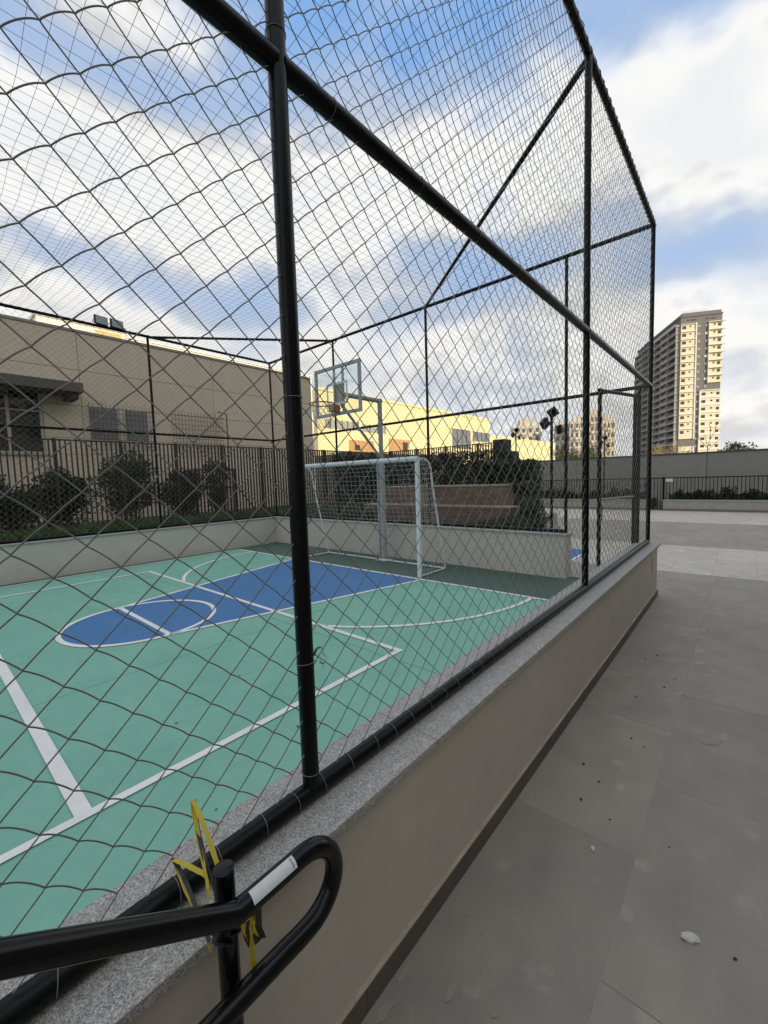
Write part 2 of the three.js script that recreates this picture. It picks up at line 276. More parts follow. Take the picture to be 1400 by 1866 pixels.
// panel: plane through `o` along unit `dir` (horizontal), rising from y0 to y1, given length; local x of the cell points out along `out`
function chainLink(parent, o, dir, length, y0, y1, phase = [0, 0], name = 'chain_link') {
  const out = V(dir.z, 0, -dir.x), cols = Math.floor(length / PZ), rows = Math.ceil((y1 - y0) / (2 * PY)) + 1, list = [];
  const m = new THREE.Matrix4(), org = origin(parent);
  for (let c = 0; c < cols; c++) for (let r = -1; r < rows; r++) {
    // every column of knuckles carries one wire swinging between column c and c + 1; parity sets where it starts
    const y = y0 + phase[1] + (2 * r + (c % 2)) * PY; if (y < y0 - 0.005 || y + 2 * PY > y1 + 0.03) continue;
    const a = phase[0] + c * PZ; if (a + PZ > length + 0.004 || a < -0.001) continue;
    const j = perlin.noise(c * 0.11, r * 0.13, 3.3) * 0.004;
    m.makeBasis(out, V(0, 1, 0), dir); m.setPosition(o.x + dir.x * a - org.x + out.x * j, y - org.y, o.z + dir.z * a - org.z + out.z * j); list.push(m.clone());
  }
  const im = new THREE.InstancedMesh(cellGeo, mat.wire, list.length); list.forEach((x, i) => im.setMatrixAt(i, x)); im.name = name; im.castShadow = im.receiveShadow = true; im.userData.kind = 'stuff'; parent.add(im); return im;
}
const HP = 0.767, HM = 2.9165, HT = 5.016, ZF = -6.8143, XL = -8.92, RP = 0.03, RV = 0.0265;
const nearFence = thing('near_cage_fence', 'black pipe and chain-link fence standing on the near granite coping', 'fence', [0, 0.7355, -2]);
{
  const zp = [2.2247, -0.7753, -3.7753, ZF + 0.0];
  for (const z of zp) cyl('post', [0, HP + 0.0, z], [0, HT, z], RV, mat.blackPipe, nearFence, 20);
  cyl('bottom_rail', [0, HP, 3.0], [0, HP, ZF - 0.02], RP, mat.blackPipe, nearFence, 20);
  for (let i = 0; i < 3; i++) cyl('middle_rail', [0, HM, zp[i] - RV * 0.4], [0, HM, zp[i + 1] + RV * 0.4], RP * 0.97, mat.blackPipe, nearFence, 20);
  cyl('top_rail', [0, HT, 3.0], [0, HT, ZF - 0.03], RP, mat.blackPipe, nearFence, 20);
  // wire: knuckle at z = -0.118, y = 1.632
  chainLink(nearFence, V(0, 0, -0.118 + 36 * PZ), V(0, 0, -1), 36 * PZ - 0.118 - ZF - 0.02, HP + 0.0, HT - 0.01, [0, 1.632 - HP - 14 * PY]);
  const ring = new THREE.TorusGeometry(RP + 0.0018, 0.0011, 5, 20), ringV = new THREE.TorusGeometry(RV + 0.0018, 0.0012, 5, 20).rotateX(Math.PI / 2);
  for (let z = -0.118 + 2 * PZ; z > ZF; z -= 2 * PZ) { const m = put('tie_wire', ring, mat.thinWire, nearFence, V(0, HP, z + rr(-0.012, 0.012))); m.rotation.set(rr(-0.15, 0.15), rr(-0.25, 0.25), 0); }
  for (const [z, ys] of [[-0.7753, [0.835, 1.19, 2.0, 2.99, 3.6]], [-3.7753, [0.9, 1.7, 2.4, 3.4, 4.3]], [ZF, [1, 1.8, 2.6, 3.5]]]) for (const y of ys) put('tie_wire', ringV, mat.thinWire, nearFence, V(0, y, z)).rotation.z = rr(-0.12, 0.12);
  for (let z = -0.5; z > ZF; z -= 0.47) put('tie_wire', new THREE.TorusGeometry(RP + 0.001, 0.001, 4, 16), mat.thinWire, nearFence, V(0, HM, z)).rotation.y = rr(-0.2, 0.2);
}
const farFence = thing('end_cage_fence', 'black chain-link fence across the court end behind the goal', 'fence', [-5, 0.81, ZF]);
{
  for (const x of [-1.11, -3.71, -6.35]) cyl('post', [x, 0.80, ZF], [x, HT, ZF], 0.025, mat.blackPipe, farFence);
  cyl('post', [-0.13, 0.0, ZF], [-0.13, HM, ZF], 0.025, mat.blackPipe, farFence);
  cyl('bottom_rail', [XL, 0.842, ZF], [-1.11, 0.842, ZF], 0.028, mat.blackPipe, farFence);
  cyl('middle_rail', [XL, HM, ZF], [-0.02, HM, ZF], 0.026, mat.blackPipe, farFence);
  cyl('top_rail', [XL, HT, ZF], [-0.02, HT, ZF], 0.029, mat.blackPipe, farFence);
  chainLink(farFence, V(-1.13, 0, ZF + 0.02), V(-1, 0, 0), -1.13 - XL - 0.02, 0.85, HT - 0.01);
  chainLink(farFence, V(-0.03, 0, ZF + 0.02), V(-1, 0, 0), 1.08, HM + 0.02, HT - 0.01);
}
const leftFence = thing('left_cage_fence', 'long black chain-link fence on the far side of the court', 'fence', [XL, 0.81, -2]);
{
  for (const z of [2.26, -0.74, -3.73, ZF]) cyl('post', [XL, 0.80, z], [XL, HT, z], 0.026, mat.blackPipe, leftFence);
  cyl('bottom_rail', [XL, 0.842, 3.0], [XL, 0.842, ZF], 0.028, mat.blackPipe, leftFence);
  cyl('middle_rail', [XL, HM, 3.0], [XL, HM, ZF], 0.026, mat.blackPipe, leftFence);
  cyl('top_rail', [XL, HT, 3.0], [XL, HT, ZF], 0.029, mat.blackPipe, leftFence);
  chainLink(leftFence, V(XL + 0.02, 0, 0.8), V(0, 0, -1), 0.8 - ZF - 0.02, 0.85, HT - 0.01);
}
tag(cyl('roof_brace', [0, HT - 0.012, -3.79], [-3.70, HT - 0.012, ZF + 0.02], 0.0265, mat.blackPipe), 'black diagonal roof brace over the near corner of the cage', 'pipe brace');
tag(cyl('roof_brace', [XL, HT - 0.012, -3.74], [-6.35, HT - 0.012, ZF + 0.02], 0.0265, mat.blackPipe), 'black diagonal roof brace over the far left corner of the cage', 'pipe brace');
{ // roof net, sagging between the rails, and the cord that laces it on
  const list = [], p = 0.118, x0 = -0.01, x1 = XL + 0.01, z0 = 2.9, z1 = ZF + 0.01;
  const sag = (x, z) => { const a = clamp((x - x1) / (x0 - x1)), b = clamp((z - z1) / (z0 - z1)); return HT + 0.012 - 0.30 * Math.pow(Math.sin(Math.PI * a), 0.8) * Math.pow(Math.sin(Math.PI * b), 0.6) + 0.02 * perlin.noise(x * 1.3, z * 1.3, 1); };
  const w = (x, z) => V(x + 0.035 * perlin.noise(x * 0.9, z * 0.9, 4), sag(x, z), z + 0.035 * perlin.noise(x * 0.9, z * 0.9, 9));
  for (let x = x0; x > x1; x -= p) { const l = []; for (let i = 0; i <= 44; i++) l.push(w(x, mix(z0, z1, i / 44))); list.push(l); }
  for (let z = z0; z > z1; z -= p) { const l = []; for (let i = 0; i <= 44; i++) l.push(w(mix(x0, x1, i / 44), z)); list.push(l); }
  for (const z of [-1.50, -1.55]) { const l = []; for (let i = 0; i <= 44; i++) l.push(w(mix(x0, x1, i / 44), z)); list.push(l); }
  const n = put('roof_net', tubesGeo(list, 0.0016, 3), mat.netCord); tag(n, 'fine dark netting stretched over the top of the court', 'net');
  const lace = []; const helix = (a, b, turns, r) => { const A = V(...a), B = V(...b), d = B.clone().sub(A), t = d.clone().normalize(), u = V(0, 1, 0), v = V(0, 0, 0).crossVectors(t, u), l = []; const N = turns * 8; for (let i = 0; i <= N; i++) { const s = i / N, an = 2 * Math.PI * turns * s + 0.8 * perlin.noise(s * 40, 1, 1), q = r * (1 + 0.18 * perlin.noise(s * 90, 4, 2)); l.push(A.clone().addScaledVector(d, s).addScaledVector(u, Math.cos(an) * q).addScaledVector(v, Math.sin(an) * q)); } lace.push(l); };
  helix([0, HT, 2.9], [0, HT, ZF], 82, 0.034); helix([0, HT, ZF], [XL, HT, ZF], 76, 0.033); helix([XL, HT, 2.9], [XL, HT, ZF], 82, 0.033);
  const c = put('lacing_cord', tubesGeo(lace, 0.0032, 4), mat.netCord, n);
}
{ // gate leaf, swung into the court from its post beside the near corner
  const hx = -0.16, hz = -6.775, fx = -0.414, fz = -5.91, L = Math.hypot(fx - hx, fz - hz);
  const g = thing('cage_gate', 'open black chain-link gate leaf swung into the court corner', 'gate', [hx, 0.12, hz]); g.rotation.y = Math.atan2(-(fz - hz), fx - hx); localRoots.add(g);
  const h0 = 0.02, h1 = 2.82 - 0.12; const r = 0.0235;
  cyl('stile', [0.03, h0, 0], [0.03, h1, 0], r, mat.blackPipe, g); cyl('stile', [L, h0, 0], [L, h1, 0], r, mat.blackPipe, g);
  cyl('top_bar', [0.0065, h1 - r, 0], [L + r, h1 - r, 0], r * 0.98, mat.blackPipe, g); cyl('bottom_bar', [0.03, h0 + r, 0], [L, h0 + r, 0], r * 0.98, mat.blackPipe, g); cyl('middle_bar', [0.03, 1.28, 0], [L, 1.28, 0], 0.014, mat.greyMetal, g);
  cyl('drop_rod', [L - 0.055, 0.3, 0.03], [L - 0.055, 1.05, 0.03], 0.006, mat.blackPipe, g); pipe('latch_handle', [[L - 0.03, 1.22, 0.03], [L - 0.13, 1.20, 0.04], [L - 0.14, 1.02, 0.04], [L - 0.05, 1.0, 0.03]], 0.007, mat.blackPipe, g, 24, 8);
  for (const y of [0.35, 1.5, 2.4]) cyl('hinge', [0.0, y, 0], [0.0, y + 0.12, 0], 0.014, mat.blackPipe, g, 10);
  chainLink(g, V(0.05, 0, 0.012), V(1, 0, 0), L - 0.06, 0.05, h1 - 0.03);
}
{ // two flood lights on the far fence's top rail
  for (const [z, y, tx] of [[-2.84, 5.09, 'left'], [-3.12, 5.085, 'right']]) {
    const f = thing('flood_light', tx === 'left' ? 'left one of two black flood lights on the far fence rail' : 'right one of two black flood lights on the far fence rail', 'flood light', [XL + 0.06, y - 0.07, z], 'flood lights on the far rail'); f.rotation.set(0, 0.25, 0); localRoots.add(f);
    box('housing', 0, 0.045, 0, 0.17, -0.125, 0.125, mat.blackPipe, f, 0.008); box('lens', 0.046, 0.05, 0.015, 0.155, -0.11, 0.11, new THREE.MeshPhysicalMaterial({ color: lin(0.28, 0.33, 0.33), roughness: 0.18, clearcoat: 1 }), f);
    pipe('bracket', [[0.02, 0.085, -0.13], [-0.03, 0.04, -0.13], [-0.05, 0.02, 0], [-0.03, 0.04, 0.13], [0.02, 0.085, 0.13]], 0.006, mat.blackPipe, f, 20, 6);
  }
}
// ---------------------------------------------------------------- goal and basketball stand
{
  const t = thing('futsal_goal', 'white tubular goal with white net on the court end line', 'goal', [-4.55, YC, -5.47]);
  const zN = -5.45, xa = -2.99, xb = -6.11, top = 2.07, r = 0.04;
  cyl('goal_post', [xa, YC + 0.012, zN], [xa, top + r, zN], r, mat.white, t, 18); cyl('goal_post', [xb, YC + 0.012, zN], [xb, top + r, zN], r, mat.white, t, 18); cyl('crossbar', [xb + r * 0.5, top, zN], [xa - r * 0.5, top, zN], r * 0.97, mat.white, t, 18);
  const prof = [[2.06, -5.46], [2.07, -5.58], [2.04, -5.72], [1.93, -5.82], [1.6, -5.88], [0.9, -6.04], [0.14, -6.22]];
  for (const x of [xa, xb]) { pipe('rear_support', prof.map(([y, z]) => [x, y, z]), 0.016, mat.white, t, 50, 10); cyl('base_bar', [x, YC + 0.025, zN], [x, YC + 0.025, -6.22], 0.014, mat.white, t, 10); }
  cyl('base_bar', [xa, YC + 0.025, -6.22], [xb, YC + 0.025, -6.22], 0.014, mat.white, t, 10);
  const list = [], curve = new THREE.CatmullRomCurve3(prof.map(([y, z]) => V(0, y, z))), P = curve.getSpacedPoints(26);
  const sag = (x, y, z, s) => V(x, y - 0.02 * s, z + 0.06 * s * (0.6 + 0.6 * perlin.noise(x * 1.4, y * 1.4, 2)));
  for (let i = 0; i <= 26; i++) { const x = mix(xa, xb, i / 26); list.push(P.map((q, k) => sag(x, q.y, q.z, Math.sin(Math.PI * k / 26) * Math.sin(Math.PI * i / 26)))); }
  for (let k = 1; k < 26; k++) { const l = []; for (let i = 0; i <= 26; i++) { const x = mix(xa, xb, i / 26); l.push(sag(x, P[k].y, P[k].z, Math.sin(Math.PI * k / 26) * Math.sin(Math.PI * i / 26))); } list.push(l); }
  for (const x of [xa, xb]) { for (let k = 2; k < 26; k++) { const q = P[k]; if (q.z > zN - 0.03) continue; list.push([V(x, q.y, q.z), V(x + 0.02, q.y - 0.02, (q.z + zN) / 2), V(x, q.y, zN)]); } for (let i = 1; i < 7; i++) { const l = []; for (let k = 3; k <= 26; k++) { const q = P[k]; l.push(V(x + 0.015, q.y, mix(zN, q.z, i / 7))); } list.push(l); } }
  put('goal_net', tubesGeo(list, 0.0022, 3), mat.whiteNet, t).userData.kind = 'stuff';
}
{
  const t = thing('basketball_stand', 'grey basketball post with framed clear backboard and orange rim', 'basketball hoop', [-4.5, YC, -6.3]);
  const x = -4.5, zp = -6.3, zb = -5.17;
  cyl('post', [x, YC, zp], [x, 2.15, zp], 0.062, mat.greyMetal, t, 18); cyl('post', [x, 2.15, zp], [x, 3.34, zp], 0.046, mat.greyMetal, t, 18); box('base_plate', x - 0.16, x + 0.16, YC + 0.001, YC + 0.016, zp - 0.16, zp + 0.16, mat.greyMetal, t, 0.003);
  cyl('net_bracket', [x - 0.085, YC, zp + 0.03], [x - 0.085, 2.08, zp + 0.03], 0.022, mat.greyMetal, t, 10);
  cyl('arm', [x, 3.30, zp - 0.045], [x, 3.30, zb - 0.05], 0.045, mat.greyMetal, t, 16); cyl('strut', [x + 0.02, 2.18, zp + 0.04], [x + 0.02, 3.12, zb - 0.06], 0.026, mat.greyMetal, t, 12);
  const f = 0.052, X0 = x - 0.585, X1 = x + 0.585, Y0 = 2.915, Y1 = 3.785, frame = mat.greyMetal;
  const bb = box('backboard', X0 + f, X1 - f, Y0 + f, Y1 - f, zb - 0.006, zb + 0.006, new THREE.MeshPhysicalMaterial({ color: lin(0.93, 0.97, 0.96), roughness: 0.05, transmission: 1, thickness: 0 }), t);
  box('frame_bar', X0, X1, Y1 - f, Y1, zb - 0.02, zb + 0.02, frame, bb); box('frame_bar', X0, X1, Y0, Y0 + f, zb - 0.02, zb + 0.02, frame, bb); box('frame_bar', X0, X0 + f, Y0 + f, Y1 - f, zb - 0.019, zb + 0.019, frame, bb); box('frame_bar', X1 - f, X1, Y0 + f, Y1 - f, zb - 0.019, zb + 0.019, frame, bb);
  for (const dx of [-0.09, 0.13]) box('rear_bar', x + dx - 0.02, x + dx + 0.02, Y0 + f, Y1 - f, zb - 0.035, zb - 0.008, frame, bb);
  const ix0 = x - 0.27, ix1 = x + 0.27, iy0 = 3.1, iy1 = 3.49, lw = 0.04; const wp = plain(0.62, 0.66, 0.67, 0.5);
  box('target_line', ix0, ix1, iy1 - lw, iy1, zb + 0.0065, zb + 0.009, wp, bb); box('target_line', ix0, ix0 + lw, iy0, iy1 - lw, zb + 0.0065, zb + 0.009, wp, bb); box('target_line', ix1 - lw, ix1, iy0, iy1 - lw, zb + 0.0065, zb + 0.009, wp, bb); box('target_line', ix0 + lw, ix1 - lw, iy0, iy0 + lw, zb + 0.0065, zb + 0.009, wp, bb);
  box('mounting_plate', x - 0.12, x + 0.09, 3.13, 3.47, zb - 0.06, zb - 0.036, plain(0.50, 0.46, 0.36, 0.6), t, 0.004);
  const rim = put('rim', new THREE.TorusGeometry(0.215, 0.011, 8, 40).rotateX(Math.PI / 2), mat.orange, t, V(x, 3.07, zb + 0.37)); box('rim_bracket', x - 0.075, x + 0.075, 2.965, 3.085, zb + 0.0095, zb + 0.15, mat.orange, rim, 0.01);
  const list = []; for (let i = 0; i < 12; i++) for (const s of [1, -1]) { const l = []; for (let k = 0; k <= 6; k++) { const a = (i + s * k * 0.5) / 12 * 2 * Math.PI, q = mix(0.21, 0.115, Math.pow(k / 6, 0.6)); l.push(V(x + Math.cos(a) * q, 3.06 - 0.4 * k / 6 + 0.03 * perlin.noise(i, k, 1), zb + 0.37 + Math.sin(a) * q)); } list.push(l); }
  put('hoop_net', tubesGeo(list, 0.0045, 3), mat.whiteNet, rim);
}
// ---------------------------------------------------------------- handrail at the foot of the stairs, tape, litter
{
  const t = thing('stair_handrail', 'glossy black double handrail with looped end in the foreground', 'handrail', [0.25, 0, -0.37]);
  const x = 0.27, r = 0.0225, up = 0.888, lo = 0.701, s = 0.68;     // rise of the stair rail per metre towards +z
  const pts = []; const P = (y, z) => pts.push(V(x, y, z));
  P(up, -0.366); for (let i = 1; i <= 4; i++) P(up, -0.366 - 0.169 * i / 4);
  for (let i = 1; i <= 14; i++) { const a = Math.PI * i / 14; P((up + lo) / 2 + Math.cos(a) * (up - lo) / 2, -0.535 - Math.sin(a) * (up - lo) / 2); }
  for (let i = 1; i <= 4; i++) P(lo, -0.535 + 0.30 * i / 4);
  put('rail', new THREE.TubeGeometry(new THREE.CatmullRomCurve3(pts, false, 'chordal'), 180, r, 24, false), mat.handrail, t);
  cyl('rail', [x, up, -0.366], [x, up + s * 1.9, -0.366 + 1.9], r, mat.handrail, t, 24); cyl('rail', [x, lo, -0.235], [x, lo + s * 1.77, -0.235 + 1.77], r, mat.handrail, t, 24);
  put('weld', new THREE.SphereGeometry(r * 1.012, 24, 12), mat.handrail, t, V(x, up, -0.366)); put('weld', new THREE.SphereGeometry(r * 1.012, 24, 12), mat.handrail, t, V(x, lo, -0.235));
  const post = cyl('post', [0.221, 0.0, -0.372], [0.221, 0.952, -0.372], 0.0215, mat.handrail, t, 24);
  put('post_cap', new THREE.SphereGeometry(0.0213, 20, 8, 0, 6.2832, 0, Math.PI / 2).scale(1, 0.22, 1), mat.handrail, post, V(0.221, 0.952, -0.372));
  cyl('weld_pin', [0.225, up - 0.02, -0.372], [x - 0.01, up - 0.02, -0.372], 0.009, mat.handrail, t, 10); cyl('weld_pin', [0.225, lo - 0.02, -0.36], [x - 0.01, lo - 0.01, -0.36], 0.009, mat.handrail, t, 10);
  put('base_flange', new THREE.CylinderGeometry(0.045, 0.05, 0.012, 24), mat.handrail, t, V(0.221, 0.007, -0.372));
  cyl('post', [0.221, 0.74, 1.2], [0.221, 0.95 + s * 1.55, 1.2], 0.0215, mat.handrail, t, 16);
  // white paper sticker wrapped over the top of the level length
  const len = 0.108, g = new THREE.CylinderGeometry(r + 0.0006, r + 0.0006, len, 20, 1, true, -0.62, 1.24);   // arc about local +z
  g.rotateX(-Math.PI / 2);                                           // axis along z, arc now faces +y
  const st = put('sticker', g, new THREE.MeshStandardMaterial({ map: texture(128, (u, v) => { const k = 0.72 + 0.05 * tile4(u, v, 6, 2, 4); const ink = v > 0.90 && v < 0.94 && u > 0.1 && u < 0.9 && rnd() > 0.45; return tone(ink ? 0.1 : k, ink ? 0.1 : k * 1.0, ink ? 0.1 : k * 0.97, 1); }), roughness: 0.55, side: THREE.DoubleSide }), t, V(x, up, -0.452)); st.rotation.z = -0.62;
}
{ // steps that the rail belongs to
  const t = thing('entrance_steps', 'grey stone steps rising beside the handrail', 'steps', [0.9, 0, 1.5]);
  for (let i = 0; i < 6; i++) box('step', 0.135, 2.3, 0.001, 0.17 * (i + 1), 0.32 + i * 0.28 + 0.0, i === 5 ? 3.0 : 0.32 + (i + 1) * 0.28 - 0.001, greyTiles[i % 4], t, 0.004);
}
function ribbon(pts, w, twist = 0, th = 0.0006) { // thin plastic tape with thickness
  const c = new THREE.CatmullRomCurve3(pts.map((p) => V(...p))), n = 26, fr = c.computeFrenetFrames(n, false), P = [], I = [];
  for (let i = 0; i <= n; i++) { const q = c.getPointAt(i / n), a = twist * (i / n) + 0.5 * perlin.noise(i * 0.3, w * 900, 2), u = fr.normals[i].clone().multiplyScalar(Math.cos(a)).addScaledVector(fr.binormals[i], Math.sin(a)), v = V(0, 0, 0).crossVectors(fr.tangents[i], u); const ww = w / 2 * (1 + 0.25 * perlin.noise(i * 0.5, 3, 1));
    for (const [su, sv] of [[1, 1], [1, -1], [-1, -1], [-1, 1]]) { const k = q.clone().addScaledVector(u, su * ww).addScaledVector(v, sv * th / 2); P.push(k.x, k.y, k.z); } }
  for (let i = 0; i < n; i++) for (let k = 0; k < 4; k++) { const a = i * 4 + k, b = i * 4 + (k + 1) % 4; I.push(a, b, a + 4, b, b + 4, a + 4); }
  const g = new THREE.BufferGeometry(); g.setAttribute('position', new THREE.Float32BufferAttribute(P, 3)); g.setIndex(I); const m = g.toNonIndexed(); m.computeVertexNormals(); m.setAttribute('uv', new THREE.Float32BufferAttribute(new Float32Array(m.attributes.position.count * 2), 2)); return m;
}
{
  const t = thing('barrier_tape', 'knotted yellow and black barrier tape tied to fence and handrail post', 'tape', [0.2, 0.85, -0.38]);
  const y = plain(0.55, 0.43, 0.03, 0.45), k = plain(0.03, 0.03, 0.025, 0.45);
  const link = [0.002, 0.99, -0.38];
  put('yellow_strip', ribbon([[0.0, 0.966, -0.41], [0.05, 0.95, -0.405], [0.12, 0.90, -0.40], [0.18, 0.83, -0.395], [0.2, 0.78, -0.36]], 0.011, 0.8), y, t);
  put('black_strip', ribbon([[0.0, 0.966, -0.413], [0.04, 0.925, -0.40], [0.11, 0.88, -0.385], [0.18, 0.84, -0.375], [0.198, 0.80, -0.35]], 0.010, 1.2), k, t);
  put('yellow_strip', ribbon([[0.0, 0.966, -0.408], [0.07, 0.90, -0.39], [0.14, 0.86, -0.372], [0.19, 0.81, -0.352]], 0.011, 2.0), y, t);
  put('yellow_strip', ribbon([[0.01, 0.857, -0.352], [0.07, 0.87, -0.362], [0.14, 0.86, -0.385], [0.2, 0.82, -0.40]], 0.010, 1.4), y, t);
  put('yellow_strip', ribbon([[0.01, 0.857, -0.352], [0.08, 0.82, -0.35], [0.15, 0.79, -0.348], [0.2, 0.77, -0.345]], 0.009, 2.2), y, t);
  put('black_strip', ribbon([[0.005, 0.857, -0.352], [0.05, 0.85, -0.352], [0.12, 0.82, -0.35], [0.19, 0.785, -0.347]], 0.009, 0.6), k, t);
  // round the post and hanging ends
  const loop = []; for (let i = 0; i <= 12; i++) { const a = i / 12 * 6.4; loop.push([0.221 + Math.cos(a) * 0.0235, 0.80 + 0.006 * Math.sin(a * 2) + i * 0.0015, -0.372 + Math.sin(a) * 0.0235]); } put('black_strip', ribbon(loop, 0.014, 0), k, t);
  const hang = (x0, z0, len, m, w, tw) => put(m === y ? 'yellow_strip' : 'black_strip', ribbon([[0.235, 0.815, -0.392], [x0, 0.83, z0], [x0 + 0.004, 0.83 - len * 0.5, z0 + 0.004], [x0 + 0.002, 0.83 - len, z0 - 0.006]], w, tw), m, t);
  hang(0.246, -0.412, 0.16, y, 0.013, 0.5); hang(0.242, -0.424, 0.08, k, 0.018, 1.0); hang(0.246, -0.43, 0.075, k, 0.016, 2.0); hang(0.244, -0.404, 0.07, k, 0.012, 0.3); hang(0.245, -0.418, 0.06, y, 0.010, 1.6); hang(0.242, -0.398, 0.05, y, 0.010, 2.4);
  put('black_strip', ribbon([[0.247, 0.672, -0.415], [0.248, 0.655, -0.413], [0.246, 0.64, -0.416]], 0.013, 0.3), k, t);
}
{
  const g = new THREE.IcosahedronGeometry(1, 2), p = g.attributes.position; for (let i = 0; i < p.count; i++) { const n = 1 + 0.5 * perlin.noise(p.getX(i) * 2.2, p.getY(i) * 2.2, p.getZ(i) * 2.2); p.setXYZ(i, p.getX(i) * 0.032 * n, Math.max(-0.0, (p.getY(i) * 0.013 * n + 0.006)), p.getZ(i) * 0.016 * n); } g.computeVertexNormals();
  const c = put('paper_scrap', g, plain(0.62, 0.60, 0.55, 0.9), scene, V(0.91, 0.001, -1.79)); c.geometry.computeVertexNormals(); c.rotation.y = 0.5; tag(c, 'crumpled white paper scrap on the walkway tiles', 'litter');
  const d = c.clone(); d.name = numbered('paper_scrap'); d.scale.setScalar(0.5); d.position.set(0.53, 0.001, -1.97); d.rotation.y = 2; scene.add(d); d.userData = { label: 'tiny white crumb of paper near the wall on the walkway', category: 'litter' };
  const crumb = new THREE.DodecahedronGeometry(0.0065, 0).scale(1.3, 0.55, 0.9), dirt = plain(0.04, 0.033, 0.025, 0.95);
  const spots = [[1.04, -1.81], [0.62, -4.1], [0.57, -3.9], [0.42, -3.6], [0.5, -3.0], [0.58, -2.95], [0.33, -2.55], [0.55, -2.2], [0.44, -2.45], [0.36, -4.4], [0.43, -4.55], [0.75, -5.6], [0.62, -7.4], [0.95, -3.3], [0.4, -2.25], [0.8, -2.2]];
  spots.forEach(([x, z]) => { const m = put('dirt_crumb', crumb, dirt, scene, V(x, 0.0035, z)); m.rotation.y = rr(0, 6); m.scale.setScalar(rr(0.6, 1.2)); tag(m, 'small dark dirt crumb lying on the grey walkway', 'debris', 'dirt crumbs on the walkway'); });
  for (const [x, z] of [[-3.4, -0.7], [-2.35, -0.62], [-1.9, -1.1], [-1.2, -1.6], [-0.95, -0.9], [-4.0, -1.55], [-1.75, -2.3], [-2.2, -1.75], [-0.8, -2.1]]) { const m = put('leaf_scrap', crumb, plain(0.05, 0.05, 0.03, 0.9), scene, V(x, YC + 0.009, z)); m.scale.set(rr(0.8, 2.2), 0.7, rr(0.5, 1.2)); m.rotation.y = rr(0, 6); tag(m, 'tiny dark leaf scrap lying on the green court', 'debris', 'leaf scraps on the court'); }
  const t = thing('plastic_knot', 'small green and clear plastic strip caught on the mesh by the near post', 'litter', [0, 1.2, -0.8]);
  put('green_strip', ribbon([[0.012, 1.205, -0.80], [0.01, 1.222, -0.815], [0.006, 1.215, -0.84], [0.008, 1.19, -0.845]], 0.009, 1), plain(0.07, 0.09, 0.03, 0.6), t); put('clear_strip', ribbon([[0.01, 1.20, -0.835], [0.012, 1.18, -0.85], [0.01, 1.165, -0.84], [0.008, 1.175, -0.825]], 0.007, 2), plain(0.4, 0.42, 0.36, 0.3), t);
}

// ---------------------------------------------------------------- planting
function leafGeo(n, sample, size, spread = 0.4, up = 0.2, aspect = 0.5) { // n two-triangle folded leaves
  const P = new Float32Array(n * 12), C = new Float32Array(n * 12), I = new Uint32Array(n * 6), c = V(0, 0, 0), d = V(0, 0, 0), s = V(0, 0, 0), f = V(0, 0, 0);
  for (let i = 0; i < n; i++) {
    sample(c, d); const L = size * rr(1 - spread, 1 + spread);
    d.x += rr(-0.9, 0.9); d.y += rr(-0.7, 0.7) + up; d.z += rr(-0.9, 0.9); d.normalize(); s.set(rr(-1, 1), rr(-1, 1), rr(-1, 1)).cross(d).normalize(); f.crossVectors(d, s);
    const w = L * aspect / 2, q = [c.x - d.x * L / 2, c.y - d.y * L / 2, c.z - d.z * L / 2], t = [c.x + d.x * L / 2, c.y + d.y * L / 2, c.z + d.z * L / 2], e = w * 0.35;
    P.set([q[0], q[1], q[2], c.x + s.x * w + f.x * e, c.y + s.y * w + f.y * e, c.z + s.z * w + f.z * e, t[0], t[1], t[2], c.x - s.x * w + f.x * e, c.y - s.y * w + f.y * e, c.z - s.z * w + f.z * e], i * 12);
    const k = rr(0.65, 1.25), h = rr(-0.06, 0.1); for (let v = 0; v < 4; v++) C.set([k * (1 + h * 2), k, k * (1 - h)], i * 12 + v * 3);
    const b = i * 4; I.set([b, b + 1, b + 2, b, b + 2, b + 3], i * 6);
  }
  const g = new THREE.BufferGeometry(); g.setAttribute('position', new THREE.BufferAttribute(P, 3)); g.setAttribute('color', new THREE.BufferAttribute(C, 3)); g.setIndex(new THREE.BufferAttribute(I, 1)); g.computeVertexNormals();
  g.setAttribute('uv', new THREE.BufferAttribute(new Float32Array(n * 8), 2)); return g;
}
const leafMat = (r, g, b) => new THREE.MeshStandardMaterial({ color: lin(r, g, b), vertexColors: true, roughness: 0.6, side: THREE.DoubleSide });
const leaves = { dark: leafMat(0.028, 0.048, 0.02), mid: leafMat(0.045, 0.075, 0.026), grass: leafMat(0.055, 0.105, 0.03), dry: leafMat(0.26, 0.19, 0.08), olive: leafMat(0.075, 0.085, 0.04) };
const bark = painted(0.10, 0.075, 0.055, 0.3, 9, 3.9, 0.95);
function clumps(x, y, z, rx, ry, rz, n) { const a = []; for (let i = 0; i < n; i++) { const u = rr(0, 6.283), v = rr(-0.9, 1), q = Math.sqrt(1 - v * v), k = rr(0.35, 0.95); a.push([x + Math.cos(u) * q * rx * k, y + v * ry * k, z + Math.sin(u) * q * rz * k, rr(0.25, 0.5) * Math.min(rx, ry, rz) * 1.3]); } return a; }
const inClumps = (cl) => (c, d) => { const q = cl[Math.floor(rnd() * cl.length)]; d.set(rr(-1, 1), rr(-1, 1), rr(-1, 1)).normalize(); const k = Math.pow(rnd(), 0.4) * q[3]; c.set(q[0] + d.x * k, q[1] + d.y * k, q[2] + d.z * k); };
